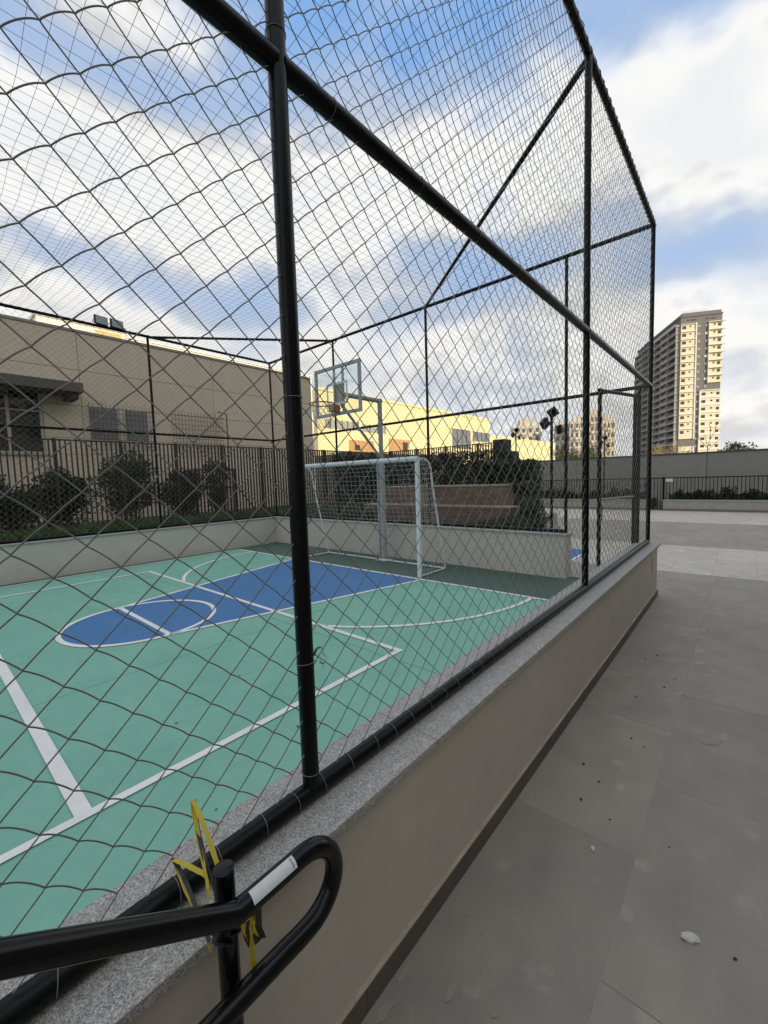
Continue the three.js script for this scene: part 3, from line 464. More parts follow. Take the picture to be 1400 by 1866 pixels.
function shrub(name, label, x, z, y0, w, h, m, group, n = 1500, size = 0.075) {
  const t = thing(name, label, 'shrub', [x, y0, z], group);
  for (let i = 0; i < 4; i++) { const a = rr(0, 6.28), q = rr(0.1, 0.35) * w; cyl('stem', [x + Math.cos(a) * 0.05, y0 - 0.02, z + Math.sin(a) * 0.05], [x + Math.cos(a) * q, y0 + h * rr(0.5, 0.8), z + Math.sin(a) * q], 0.014, bark, t, 6, 0.006); }
  const o = V(x, y0, z), g = leafGeo(n, inClumps(clumps(x, y0 + h * 0.52, z, w * 0.5, h * 0.5, w * 0.45, 26)), size); put('foliage', g, m, t); return t;
}
function tree(name, label, x, z, y0, h, w, m, group, n = 2500, size = 0.25, low = 0.35) {
  const t = thing(name, label, 'tree', [x, y0, z], group), tr = h * 0.018 + 0.05;
  cyl('trunk', [x, y0 - 0.05, z], [x + rr(-0.05, 0.05) * h, y0 + h * 0.55, z], tr, bark, t, 8, tr * 0.6);
  for (let i = 0; i < 5; i++) { const a = i / 5 * 6.28 + rr(-0.4, 0.4); cyl('limb', [x, y0 + h * rr(0.3, 0.5), z], [x + Math.cos(a) * w * 0.33, y0 + h * rr(0.6, 0.85), z + Math.sin(a) * w * 0.33], tr * 0.5, bark, t, 6, tr * 0.2); }
  put('crown', leafGeo(n, inClumps(clumps(x, y0 + h * (low + 1) / 2, z, w / 2, h * (1 - low) / 2, w / 2, 34)), size), m, t); return t;
}
function blades(n, sample, h, w, m, name, label) {
  const P = new Float32Array(n * 9 * 2), C = new Float32Array(n * 9 * 2);
  for (let i = 0; i < n; i++) { const [x, y, z] = sample(), a = rr(0, 6.283), L = h * rr(0.5, 1.3), lean = rr(0.15, 0.8) * L, cx = Math.cos(a), cz = Math.sin(a), sx = -cz * w / 2, sz = cx * w / 2; const mx = x + cx * lean * 0.4, my = y + L * 0.7, mz = z + cz * lean * 0.4, tx = x + cx * lean, ty = y + L * rr(0.75, 1), tz = z + cz * lean;
    P.set([x - sx, y, z - sz, x + sx, y, z + sz, mx + sx, my, mz + sz, x - sx, y, z - sz, mx + sx, my, mz + sz, tx, ty, tz], i * 18); const k = rr(0.6, 1.3); for (let v = 0; v < 6; v++) C.set([k * rr(0.95, 1.1), k, k], i * 18 + v * 3); }
  const g = new THREE.BufferGeometry(); g.setAttribute('position', new THREE.BufferAttribute(P, 3)); g.setAttribute('color', new THREE.BufferAttribute(C, 3)); g.computeVertexNormals(); g.setAttribute('uv', new THREE.BufferAttribute(new Float32Array(n * 12), 2));
  const o = put(name, g, m); o.userData = { kind: 'stuff', label, category: 'grass' }; return o;
}
// raised beds
structure(box('planting_bed', -14.95, -9.075, -0.05, 0.70, -14.2, 3.4, mat.soil), 'soil bed behind the far side of the court');
structure(box('planting_bed', -9.07, -4.9, -0.05, 0.62, -14.2, -6.975, mat.soil), 'soil bed behind the court end wall');
structure(box('planting_bed', -4.899, -3.2, -0.05, 0.615, -12.3, -6.975, mat.soil), 'soil bed under the stepped bench end'); structure(box('planting_bed', -3.199, -2.35, -0.05, 0.55, -9.6, -6.975, mat.soil), 'small soil bed at the corner by the gate');
tag(box('bed_kerb', -3.199, -3.05, 0.0, 0.64, -12.3, -9.75, mat.concrete, scene, 0.02), 'grey concrete kerb beside the hedge and lamp post', 'kerb'); tag(box('bed_kerb', -3.199, -2.15, 0.0, 0.57, -9.745, -9.6, mat.concrete, scene, 0.02), 'short grey kerb across the back of the corner bed', 'kerb');
tag(box('bed_kerb', -2.349, -2.15, 0.0, 0.56, -9.595, -6.98, mat.concrete, scene, 0.02), 'grey concrete kerb at the end of the planting bed by the gate', 'kerb');
blades(9000, () => { const z = rr(2, -13.5); return [rr(-9.15, -10.85), 0.69, z]; }, 0.24, 0.016, leaves.grass, 'border_grass', 'arching green grass along the foot of the slat fence');
blades(2600, () => [rr(-9.3, -7.2), 0.61, rr(-7.1, -9.6)], 0.28, 0.018, leaves.mid, 'border_grass', 'low green grass in the bed behind the goal');
blades(4200, () => [rr(-3.15, -2.4), 0.54, rr(-7.1, -9.5)], 0.26, 0.016, leaves.mid, 'border_grass', 'low green ground cover at the bed end beside the gate');
// slat fence round the bed
const slatGeo = boxGeo(0.055, 2.16, 0.022), slatGeoX = boxGeo(0.022, 2.16, 0.055);
{
  const t = thing('slat_fence', 'dark vertical slat fence in front of the beige building', 'fence', [-11, 0.7, -6]);
  let i = 0; for (let z = 1.0; z > -13.4; z -= 0.104, i++) { if (i % 13 === 6) { box('fence_post', -11.04, -10.95, 0.66, 2.93, z - 0.03, z + 0.03, mat.darkSlat, t); } else put('slat', slatGeo, mat.darkSlat, t, V(-11, 1.80, z)).rotation.y = rr(-0.04, 0.04); }
  box('rail', -11.016, -10.984, 2.881, 2.915, -13.45, 1.1, mat.darkSlat, t); box('rail', -11.05, -11.029, 0.84, 0.88, -13.45, 1.1, mat.darkSlat, t);
  const u = thing('slat_fence', 'dark vertical slat fence behind the hedge and stepped bench', 'fence', [-8, 0.7, -13.5]);
  i = 0; for (let x = -10.9; x < -5.5; x += 0.104, i++) { if (i % 13 === 6) box('fence_post', x - 0.03, x + 0.03, 0.6, 2.93, -13.55, -13.45, mat.darkSlat, u); else put('slat', slatGeoX, mat.darkSlat, u, V(x, 1.80, -13.5)); }
  box('rail', -11.0, -5.5, 2.881, 2.91, -13.516, -13.484, mat.darkSlat, u); box('rail', -11.0, -5.5, 0.84, 0.88, -13.55, -13.529, mat.darkSlat, u);
  const p = thing('dark_pier', 'black stepped masonry pier at the end of the slat fence', 'pier', [-5.2, 0, -13.4]); const dk = painted(0.022, 0.021, 0.022, 0.2, 6, 2.8, 0.8);
  box('pier_body', -5.5, -5.08, 0.0, 2.97, -13.75, -13.2, dk, p, 0.006); box('pier_step', -5.079, -4.78, 0.0, 2.55, -13.7, -13.2, dk, p, 0.006);
}
// hedges and shrubs
function hedge(label, x0, x1, z0, z1, y0, y1, m, n) {
  const t = thing('hedge', label, 'hedge', [(x0 + x1) / 2, y0, (z0 + z1) / 2], 'clipped hedges behind the stepped bench');
  for (let i = 0; i < 7; i++) { const x = mix(x0, x1, (i + 0.5) / 7); cyl('stem', [x, y0 - 0.02, (z0 + z1) / 2], [x + rr(-0.1, 0.1), y1 - 0.3, (z0 + z1) / 2], 0.02, bark, t, 6, 0.008); }
  put('foliage', leafGeo(n, (c, d) => { c.set(rr(x0, x1), mix(y0, y1 + 0.12 * perlin.noise(c.x * 2, 1, 1), Math.pow(rnd(), 0.75)), mix(z0, z1, Math.pow(rnd(), 0.6))); d.set(0, 0.3, 1); }, 0.10), m, t); return t;
}
hedge('dense dark clipped hedge above the brown stepped bench', -10.7, -4.9, -13.3, -12.5, 0.6, 2.62, leaves.dark, 15000);
hedge('dark clipped hedge along the slat fence behind the goal', -10.9, -10.35, -13.3, -10.75, 0.6, 2.72, leaves.dark, 9000);
hedge('dark clipped hedge right of the black pier', -4.85, -3.3, -12.2, -10.9, 0.6, 2.15, leaves.dark, 9000);
const bg = 'shrubs between slat fence and building';
shrub('leafy_shrub', 'wide dark shrub behind the slat fence at the left edge', -12.2, -1.5, 0.7, 1.9, 1.45, leaves.olive, bg, 7000, 0.09);
shrub('leafy_shrub', 'dark shrub behind the slat fence below the window', -12.2, -2.7, 0.7, 1.3, 1.6, leaves.dark, bg, 5000, 0.09);
shrub('leafy_shrub', 'tall shrub behind the slat fence below the shutters', -12.2, -4.25, 0.7, 1.7, 1.95, leaves.olive, bg, 7500, 0.085);
shrub('leafy_shrub', 'brownish shrub behind the slat fence beside the lattice', -12.2, -5.7, 0.7, 1.4, 1.55, leaves.olive, bg, 6000, 0.085);
shrub('leafy_shrub', 'narrow tall shrub behind the lattice screen', -12.5, -6.9, 0.7, 0.9, 2.05, leaves.mid, bg, 2600, 0.09);
{
  const t = thing('lattice_screen', 'dark wire lattice screen leaning behind the slat fence', 'screen', [-11.6, 0.7, -6.4]);
  box('frame_bar', -11.63, -11.58, 0.7, 2.25, -5.86, -5.78, mat.darkSlat, t); box('frame_bar', -11.63, -11.58, 0.7, 2.25, -7.16, -7.08, mat.darkSlat, t); box('frame_bar', -11.625, -11.585, 2.2, 2.25, -7.08, -5.86, mat.darkSlat, t); box('frame_bar', -11.625, -11.585, 1.62, 1.66, -7.08, -5.86, mat.darkSlat, t);
  for (let y = 0.85; y < 2.2; y += 0.12) cyl('lattice_wire', [-11.6, y, -7.1], [-11.6, y, -5.85], 0.006, mat.darkSlat, t, 5); for (let z = -6.98; z < -5.9; z += 0.12) cyl('lattice_wire', [-11.59, 0.72, z], [-11.59, 2.2, z], 0.006, mat.darkSlat, t, 5);
  cyl('prop', [-11.6, 1.7, -7.15], [-11.6, 0.72, -7.9], 0.02, mat.darkSlat, t, 6);
}
{ // lamp on a thin pole by the building
  const t = thing('garden_pole', 'thin brown pole with a short bent arm by the beige wall', 'pole', [-12.8, 0.7, -7.6]);
  cyl('pole', [-12.8, 0.68, -7.6], [-12.8, 4.2, -7.6], 0.025, plain(0.18, 0.12, 0.08, 0.7), t, 8); cyl('arm', [-12.8, 4.2, -7.62], [-12.8, 4.24, -7.28], 0.02, plain(0.18, 0.12, 0.08, 0.7), t, 8);
}
// stepped bench faced with brown wood-look boards
{
  const t = thing('stepped_bench', 'brown wood-look stepped bench with pale cap behind the court wall', 'bench', [-5, 0.6, -9.3]);
  const wood = [0, 1, 2].map((i) => new THREE.MeshStandardMaterial({ map: texture(256, (u, v) => { const n = tile4(u * 0.35, v, 14, 3 + i * 2.3, 5), m = tile4(u, v, 4, 8 + i, 4); return tone(0.19, 0.128, 0.096, (0.92 + 0.08 * i) * (1 + 0.8 * n + 0.5 * m)); }, 0.7), roughness: 0.65 })), cap = painted(0.33, 0.25, 0.19, 0.12, 6, 5, 0.6), back = plain(0.1, 0.07, 0.05, 0.9);
  const tier = (x0, x1, y0, y1, zf, zb) => {
    box('tier_core', x0 + 0.02, x1 - 0.02, y0 - 0.1, y1 - 0.04, zb, zf - 0.02, back, t);
    const rows = Math.round((y1 - y0) / 0.17); for (let r = 0; r < rows; r++) { const ya = mix(y0, y1 - 0.04, r / rows), yb = mix(y0, y1 - 0.04, (r + 1) / rows); for (let x = x0 - (r % 2) * 0.6, k = 0; x < x1; x += 1.2, k++) { const a = Math.max(x, x0), b = Math.min(x + 1.2, x1); if (b - a > 0.05) box('board', a + 0.002, b - 0.002, ya + 0.002, yb - 0.002, zf - 0.019, zf, wood[(k + r * 2) % 3], t, 0, r * 0.4 + k * 0.9); } for (let z = zb; z < zf - 0.03; z += 0.6) box('board', x1 - 0.019, x1, ya + 0.002, yb - 0.002, z + 0.002, Math.min(z + 0.6, zf - 0.02) - 0.002, wood[(r + 1) % 3], t, 0, r); }
    for (let x = x0; x < x1; x += 1.2) box('cap_slab', x + 0.002, Math.min(x + 1.2, x1 + 0.02) - 0.002, y1 - 0.039, y1, zb, zf + 0.02, cap, t, 0.003, x);
  };
  tier(-7.6, -3.0, 0.6, 1.03, -9.0, -9.48); tier(-7.35, -3.5, 0.62, 1.53, -9.485, -10.3);
  const s = thing('pale_stones', 'pale rocks lying in the grass behind the goal', 'rocks', [-7.9, 0.62, -8.4]); for (const [x, z, q] of [[-7.9, -8.2, 0.22], [-7.5, -8.5, 0.16], [-8.3, -8.6, 0.14]]) { const g = new THREE.IcosahedronGeometry(q, 2), p = g.attributes.position; for (let i = 0; i < p.count; i++) { const n = 1 + 0.35 * perlin.noise(p.getX(i) * 6 + x, p.getY(i) * 6, p.getZ(i) * 6); p.setXYZ(i, p.getX(i) * n * 1.3, p.getY(i) * n * 0.55, p.getZ(i) * n); } g.computeVertexNormals(); put('rock', g, mat.concrete, s, V(x, 0.66, z)); }
}
function fronds(name, label, x, z, y, n, L, m) {
  const t = thing(name, label, 'palm', [x, y - 1.6, z]); cyl('trunk', [x, y - 1.7, z], [x, y, z], 0.09, bark, t, 8, 0.07);
  for (let i = 0; i < n; i++) { const a = i / n * 6.283 + rr(-0.2, 0.2), el = rr(0.2, 0.9), pts = []; for (let k = 0; k <= 8; k++) { const s = k / 8; pts.push(V(x + Math.cos(a) * L * s, y + Math.sin(el) * L * s - 0.75 * L * s * s, z + Math.sin(a) * L * s)); }
    const list = [tubesGeo([pts], 0.008, 3)]; const P = [], I = []; for (let k = 1; k <= 8; k++) for (let q = 0; q < 3; q++) for (const sd of [1, -1]) { const b = pts[k - 1].clone().lerp(pts[k], q / 3), ll = 0.28 * L * Math.sin(Math.PI * (0.15 + 0.8 * k / 9)), e = b.clone().add(V(-Math.sin(a) * sd * ll + Math.cos(a) * ll * 0.5, -0.25 * ll, Math.cos(a) * sd * ll + Math.sin(a) * ll * 0.5)), o = P.length / 3; P.push(b.x, b.y, b.z, b.x + Math.cos(a) * 0.05, b.y, b.z + Math.sin(a) * 0.05, e.x, e.y, e.z); I.push(o, o + 1, o + 2); }
    const g = new THREE.BufferGeometry(); g.setAttribute('position', new THREE.Float32BufferAttribute(P, 3)); g.setIndex(I); g.computeVertexNormals(); g.setAttribute('uv', new THREE.Float32BufferAttribute(new Float32Array(P.length / 3 * 2), 2)); put('frond', mergeGeometries([list[0], g]), m, t); }
}
const palmMat = new THREE.MeshStandardMaterial({ color: lin(0.04, 0.062, 0.022), roughness: 0.9, side: THREE.DoubleSide });
fronds('small_palm', 'small palm with arching fronds above the hedge', -4.3, -11.9, 2.15, 14, 0.5, palmMat);
fronds('small_palm', 'low palm plant in front of the hedge beside the bench', -3.5, -10.5, 1.5, 14, 0.5, palmMat);
for (const [x, z, l] of [[-2.62, -9.2, 'green shrub just right of the stepped bench']]) shrub('leafy_shrub', l, x, z, 0.54, 0.55, 0.8, leaves.mid, 'shrubs beside the stepped bench', 1100, 0.09);

// ---------------------------------------------------------------- lamp posts with three flood heads
function lampPost(label, x, z, y0, h, s = 1) {
  const t = thing('flood_lamp_post', label, 'lamp post', [x, y0, z], 'flood lamp posts in the garden'); cyl('pole', [x, y0 - 0.02, z], [x, y0 + h, z], 0.03, mat.blackPipe, t, 10);
  for (const [dx, dy, ry, rx] of [[0.03, 0.02, 0.3, 0.5], [-0.16, -0.2, 1.2, 0.4], [0.18, -0.36, -0.9, 0.5]]) { const m = put('flood_head', new RoundedBoxGeometry(0.2, 0.19, 0.09, 1, 0.012), mat.blackPipe, t, V(x + dx * 0.9, y0 + h + dy, z)); m.rotation.set(rx, ry, 0.4); if (dy < -0.1) cyl('arm', [x, y0 + h + dy, z], [x + dx * 0.9, y0 + h + dy, z], 0.012, mat.blackPipe, t, 6); }
}
lampPost('nearest lamp post with three square flood heads beside the bed', -2.19, -9.3, 0.5, 2.56);
lampPost('lamp post seen through the open gate at the far railing', -4.2, -22.4, 0.5, 2.9);
lampPost('small lamp post rising behind the hedge and palm', -7.4, -19.5, 0.0, 3.9);

// ---------------------------------------------------------------- far planter, railing, boundary wall
{
  const pw = painted(0.40, 0.385, 0.345, 0.14, 5, 4.6, 0.85), bw = painted(0.32, 0.31, 0.285, 0.06, 3, 7.2, 0.9), capm = painted(0.10, 0.10, 0.098, 0.1, 4, 1.2, 0.8);
  const a = thing('planter_wall', 'low concrete planter wall under the railing right of the small gate', 'wall', [2, 0, -21.9]); box('wall_body', -1.7, 9, -0.03, 0.43, -22.1, -21.8, pw, a); box('cap', -1.72, 9, 0.431, 0.47, -22.12, -21.77, painted(0.42, 0.41, 0.37, 0.1, 5, 2.6, 0.85), a); box('skirting', -1.7, 9, -0.02, 0.09, -21.799, -21.78, plain(0.2, 0.18, 0.15, 0.8), a);
  const b = thing('planter_wall', 'low concrete planter wall under the railing left of the small gate', 'wall', [-5, 0, -21.9]); box('wall_body', -9, -2.35, -0.03, 0.43, -22.1, -21.8, pw, b); box('cap', -9, -2.33, 0.431, 0.47, -22.12, -21.77, painted(0.42, 0.41, 0.37, 0.1, 5, 3.6, 0.85), b); box('skirting', -9, -2.35, -0.02, 0.09, -21.799, -21.78, plain(0.2, 0.18, 0.15, 0.8), b);
  structure(box('planting_bed', -9, -2.36, -0.05, 0.40, -24.9, -22.105, mat.soil), 'soil strip left of the small gate'); structure(box('planting_bed', -1.69, 9, -0.05, 0.40, -24.9, -22.105, mat.soil), 'soil strip behind the far railing');
  const bar = boxGeo(0.022, 0.93, 0.022);
  const rail = (name, label, x0, x1, y0, y1) => { const t = thing(name, label, name === 'small_gate' ? 'gate' : 'railing', [(x0 + x1) / 2, y0, -21.93]); const g = boxGeo(0.024, y1 - y0 - 0.05, 0.024); for (let x = x0 + 0.06; x < x1; x += 0.125) put('baluster', g, mat.blackPipe, t, V(x, (y0 + y1) / 2, -21.93)); box('top_rail', x0, x1, y1 - 0.025, y1 + 0.015, -21.95, -21.91, mat.blackPipe, t); box('bottom_rail', x0, x1, y0 + 0.03, y0 + 0.06, -21.95, -21.91, mat.blackPipe, t); return t; };
  rail('garden_railing', 'black bar railing right of the small gate on the far planter', -1.66, 9, 0.47, 1.43); rail('garden_railing', 'black bar railing left of the small gate on the far planter', -9, -2.38, 0.47, 1.43); const sg = rail('small_gate', 'narrow black bar gate between the two far planter walls', -2.36, -1.72, 0.02, 1.43); box('gate_post', -1.74, -1.665, 0, 1.47, -21.97, -21.89, mat.blackPipe, sg); box('gate_post', -2.4, -2.36, 0, 1.47, -21.97, -21.89, mat.blackPipe, sg);
  tag(box('small_sign', -1.62, -1.36, 1.26, 1.39, -21.90, -21.89, plain(0.72, 0.72, 0.70, 0.6), scene, 0.003), 'small blank white plate on the railing by the gate', 'sign');
  const w = thing('boundary_wall', 'tall grey boundary wall behind the far railing', 'wall', [0, 0, -25]); box('wall_body', -14, 14, -0.05, 2.52, -25.25, -25.0, bw, w); for (let x = -14; x < 14; x += 2) box('cap', x + 0.002, x + 1.998, 2.521, 2.58, -25.29, -24.96, capm, w);
  for (const x of [-6.2, -3.2, 2.9, 5.9]) box('wall_joint', x - 0.012, x + 0.012, 0.4, 2.5, -25.001, -24.997, plain(0.17, 0.165, 0.155, 0.95), w);
  let n = 0; for (let x = -8.2; x < 4.2; x += 0.62) { if (x > -2.6 && x < -1.5) continue; shrub('bed_plant', 'low dark bedding plant behind the far railing', x + rr(-0.15, 0.15), -22.7 + rr(-0.2, 0.3), 0.4, rr(0.5, 0.8), rr(0.35, 0.6), n++ % 3 ? leaves.dark : leaves.mid, 'bedding plants behind the far railing', 260, 0.13); }
  blades(2600, () => { let x = rr(-8.8, 4.5); return [x > -2.6 && x < -1.5 ? x - 1.4 : x, 0.39, rr(-22.2, -23.4)]; }, 0.3, 0.03, leaves.mid, 'bed_ground_cover', 'dark green ground cover behind the far railing');
  // bare sapling
  const s = thing('bare_sapling', 'thin leafless sapling in front of the boundary wall', 'tree', [-0.3, 0.4, -23.5]); const tw = painted(0.16, 0.12, 0.09, 0.2, 6, 2.2, 0.9);
  cyl('trunk', [-0.32, 0.38, -23.5], [-0.3, 2.72, -23.5], 0.022, tw, s, 7, 0.014);
  for (const [a, b] of [[[-0.3, 2.7], [-0.6, 3.1]], [[-0.6, 3.1], [-0.68, 3.5]], [[-0.3, 2.7], [-0.22, 3.05]], [[-0.22, 3.05], [-0.05, 3.45]], [[-0.05, 3.45], [-0.02, 3.7]], [[-0.22, 3.05], [-0.2, 3.65]], [[-0.3, 2.72], [-0.4, 3.3]], [[-0.02, 3.65], [0.04, 3.78]], [[-0.2, 3.55], [-0.28, 3.75]], [[-0.3, 2.6], [0.12, 3.05]]]) cyl('branch', [a[0], a[1], -23.5], [b[0], b[1], -23.5 + rr(-0.15, 0.15)], 0.012, tw, s, 5, 0.007);
  // trees over the wall
  const dt = thing('dry_tree', 'straw coloured leafless tree over the boundary wall by the tower', 'tree', [-3.9, 0, -41]); cyl('trunk', [-3.9, -0.05, -41], [-3.9, 2.2, -41], 0.12, bark, dt, 8, 0.08); { const l = []; for (let i = 0; i < 170; i++) { let p = V(-3.9 + rr(-0.3, 0.3), rr(2, 2.8), -41 + rr(-0.3, 0.3)), d = V(rr(-1, 1), rr(0.1, 0.9), rr(-1, 1)).normalize(), a = [p.clone()]; for (let k = 0; k < 5; k++) { d.add(V(rr(-0.5, 0.5), rr(-0.25, 0.4), rr(-0.5, 0.5))).normalize(); p = p.clone().addScaledVector(d, 0.32); a.push(p); } l.push(a); } put('twigs', tubesGeo(l, 0.016, 3), plain(0.32, 0.24, 0.12, 0.9), dt); }
  tree('round_tree', 'dark green round tree over the wall right of the tower', 0.1, -60, 0, 4.4, 3.0, leaves.mid, 'trees beyond the boundary wall', 1800, 0.3, 0.4); tree('round_tree', 'second dark tree just right over the wall beside the tower', 1.5, -63, 0, 3.9, 2.4, leaves.mid, 'trees beyond the boundary wall', 1300, 0.3, 0.4);
  const sunny = leafMat(0.10, 0.12, 0.03); tree('round_tree', 'sunlit green tree over the wall beside the lamp post', -13.0, -45, 0, 4.5, 2.6, sunny, 'trees beyond the boundary wall', 1500, 0.25, 0.4); tree('round_tree', 'sunlit green tree in front of the pale apartment blocks', -11.2, -46, 0, 4.3, 2.4, sunny, 'trees beyond the boundary wall', 1400, 0.25, 0.4);
  for (const [x, q] of [[-8.6, 'leftmost'], [-6.8, 'middle'], [-5.2, 'rightmost']]) tree('low_tree', q + ' of three low dark trees just over the wall through the gate', x, -75, 0, 4.2, 3.0, leaves.dark, 'low trees through the gate', 900, 0.35, 0.3);
}
// painted play court beyond the gate
{ const b = structure(box('blue_play_court', -2.14, -1.56, 0.0045, 0.0085, -10.05, -8.63, cBlue), 'blue painted play area outside the gate'); box('court_line', -1.62, -1.565, 0.009, 0.0105, -10.05, -8.63, cWhite, b); }

// ---------------------------------------------------------------- beige building on the left
{
  const t = thing('beige_building', 'large beige rendered building behind the slat fence', 'building', [-20, 0, -4]);
  const wall = [2.2, 4.8, 6.3].map((z, i) => painted(0.61 + 0.012 * i, 0.52 + 0.012 * i, 0.40 + 0.012 * i, 0.07, 3, z, 0.9)), core = plain(0.2, 0.17, 0.135, 0.95);
  box('core', -28, -15.06, -0.05, 6.68, -13.2, 8, core, t);
  const X = -15, th = 0.055; let q = 0;
  const panel = (z0, z1, y0, y1) => box('wall_panel', X - th, X, y0 + 0.006, y1 - 0.006, z1 + 0.006, z0 - 0.006, wall[q++ % 3], t, 0.003, q * 0.77);
  const rows = [0.5, 2.86, 3.35, 4.37, 5.49, 6.66];
  // left bay holds the window from y 2.86 to 4.62, z 1.2 to -2.88
  for (const [za, zb] of [[-3.9, -8.3], [-8.3, -13.2]]) for (let r = 0; r < 5; r++) panel(za, zb, rows[r], rows[r + 1]);
  panel(8, -3.9, 5.49, 6.66); panel(8, -3.9, 4.64, 5.49); panel(8, -3.9, 0.5, 2.84);
  panel(-2.9, -3.9, 2.84, 3.35); panel(-2.9, -3.9, 3.35, 4.37); panel(-2.9, -3.9, 4.37, 4.64); panel(8, 1.2, 2.84, 4.64);
  box('parapet_cap', -15.3, -14.97, 6.665, 6.745, -13.25, 8, painted(0.30, 0.27, 0.23, 0.1, 4, 9.3, 0.8), t); box('end_wall', -28, -15.0, 0, 6.66, -13.26, -13.203, wall[1], t);
  const win = box('window', -15.055, -15.05, 2.845, 4.635, -2.895, 1.195, new THREE.MeshPhysicalMaterial({ color: lin(0.012, 0.013, 0.015), roughness: 0.08, clearcoat: 1 }), t), fr = plain(0.47, 0.43, 0.33, 0.5);
  for (const z of [-2.86, -2.1, -1.1, -0.1, 0.9]) box('mullion', -15.05, -14.985, 2.85, 4.63, z - (z < -2.5 ? 0.03 : 0.04), z + 0.04, fr, win); for (const y of [2.88, 3.62, 4.1]) box('transom', -15.049, -14.995, y - 0.025, y + 0.025, -2.8, 1.15, fr, win); box('sill', -15.05, -14.92, 2.80, 2.839, -2.95, 1.2, fr, win);
  const can = box('canopy', -15.0, -14.0, 4.62, 4.90, -3.74, 6, painted(0.105, 0.097, 0.083, 0.08, 4, 3.1, 0.85), t, 0.01); for (const z of [-3.55, -1.95, -0.3]) box('canopy_bracket', -14.99, -14.25, 4.46, 4.619, z - 0.12, z + 0.12, painted(0.085, 0.078, 0.068, 0.08, 4, 4.1, 0.85), can, 0.005);
  const sl = painted(0.27, 0.265, 0.26, 0.1, 6, 1.9, 0.5);
  for (const [za, zb] of [[-4.1, -4.88], [-5.12, -5.8]]) { const s = box('shutter', -15.0, -14.96, 3.36, 4.36, zb, za, sl, t); for (let y = 3.42; y < 4.34; y += 0.075) box('louvre', -14.96, -14.935, y, y + 0.05, zb + 0.03, za - 0.03, sl, s); }
  const grid = (name, z0, z1, y0, y1) => { const l = []; for (let z = z0; z >= z1 - 0.001; z -= 0.12) l.push([V(-14.86, y0, z), V(-14.86, y1, z)]); for (let y = y0; y <= y1 + 0.001; y += 0.17) l.push([V(-14.85, y, z0), V(-14.85, y, z1)]); put(name, tubesGeo(l, 0.006, 4), mat.darkSlat, t); };
  grid('wire_cage', -4.05, -6.0, 3.0, 4.5); grid('wire_cage', -6.6, -8.6, 3.0, 4.5); for (const z of [-4.05, -6.0, -6.6, -8.6]) for (const y of [3.1, 4.4]) cyl('cage_stay', [-15.0, y, z], [-14.85, y, z], 0.007, mat.darkSlat, t, 5);
}
{ // sunlit white roofs behind
  const w = painted(0.80, 0.77, 0.70, 0.05, 3, 3.3, 0.85), a = thing('white_roof_block', 'sunlit white plant room rising behind the beige roof', 'building', [-26, 0, -6]); box('wall', -29, -24, -0.05, 9.85, -8.3, -4.6, w, a); box('roof_cap', -29.1, -23.95, 9.851, 9.98, -8.35, -4.55, painted(0.6, 0.57, 0.5, 0.1, 4, 2, 0.9), a); box('vent_panel', -23.999, -23.97, 9.2, 9.75, -8.1, -6.9, painted(0.6, 0.46, 0.22, 0.2, 6, 5, 0.9), a);
  const b = thing('white_long_block', 'long sunlit white parapet behind the beige building', 'building', [-26, 0, -14]); box('wall', -29.5, -24.2, -0.05, 9.72, -21.0, -8.4, w, b); box('roof_cap', -29.6, -24.15, 9.721, 9.8, -21.05, -8.38, w, b);
}
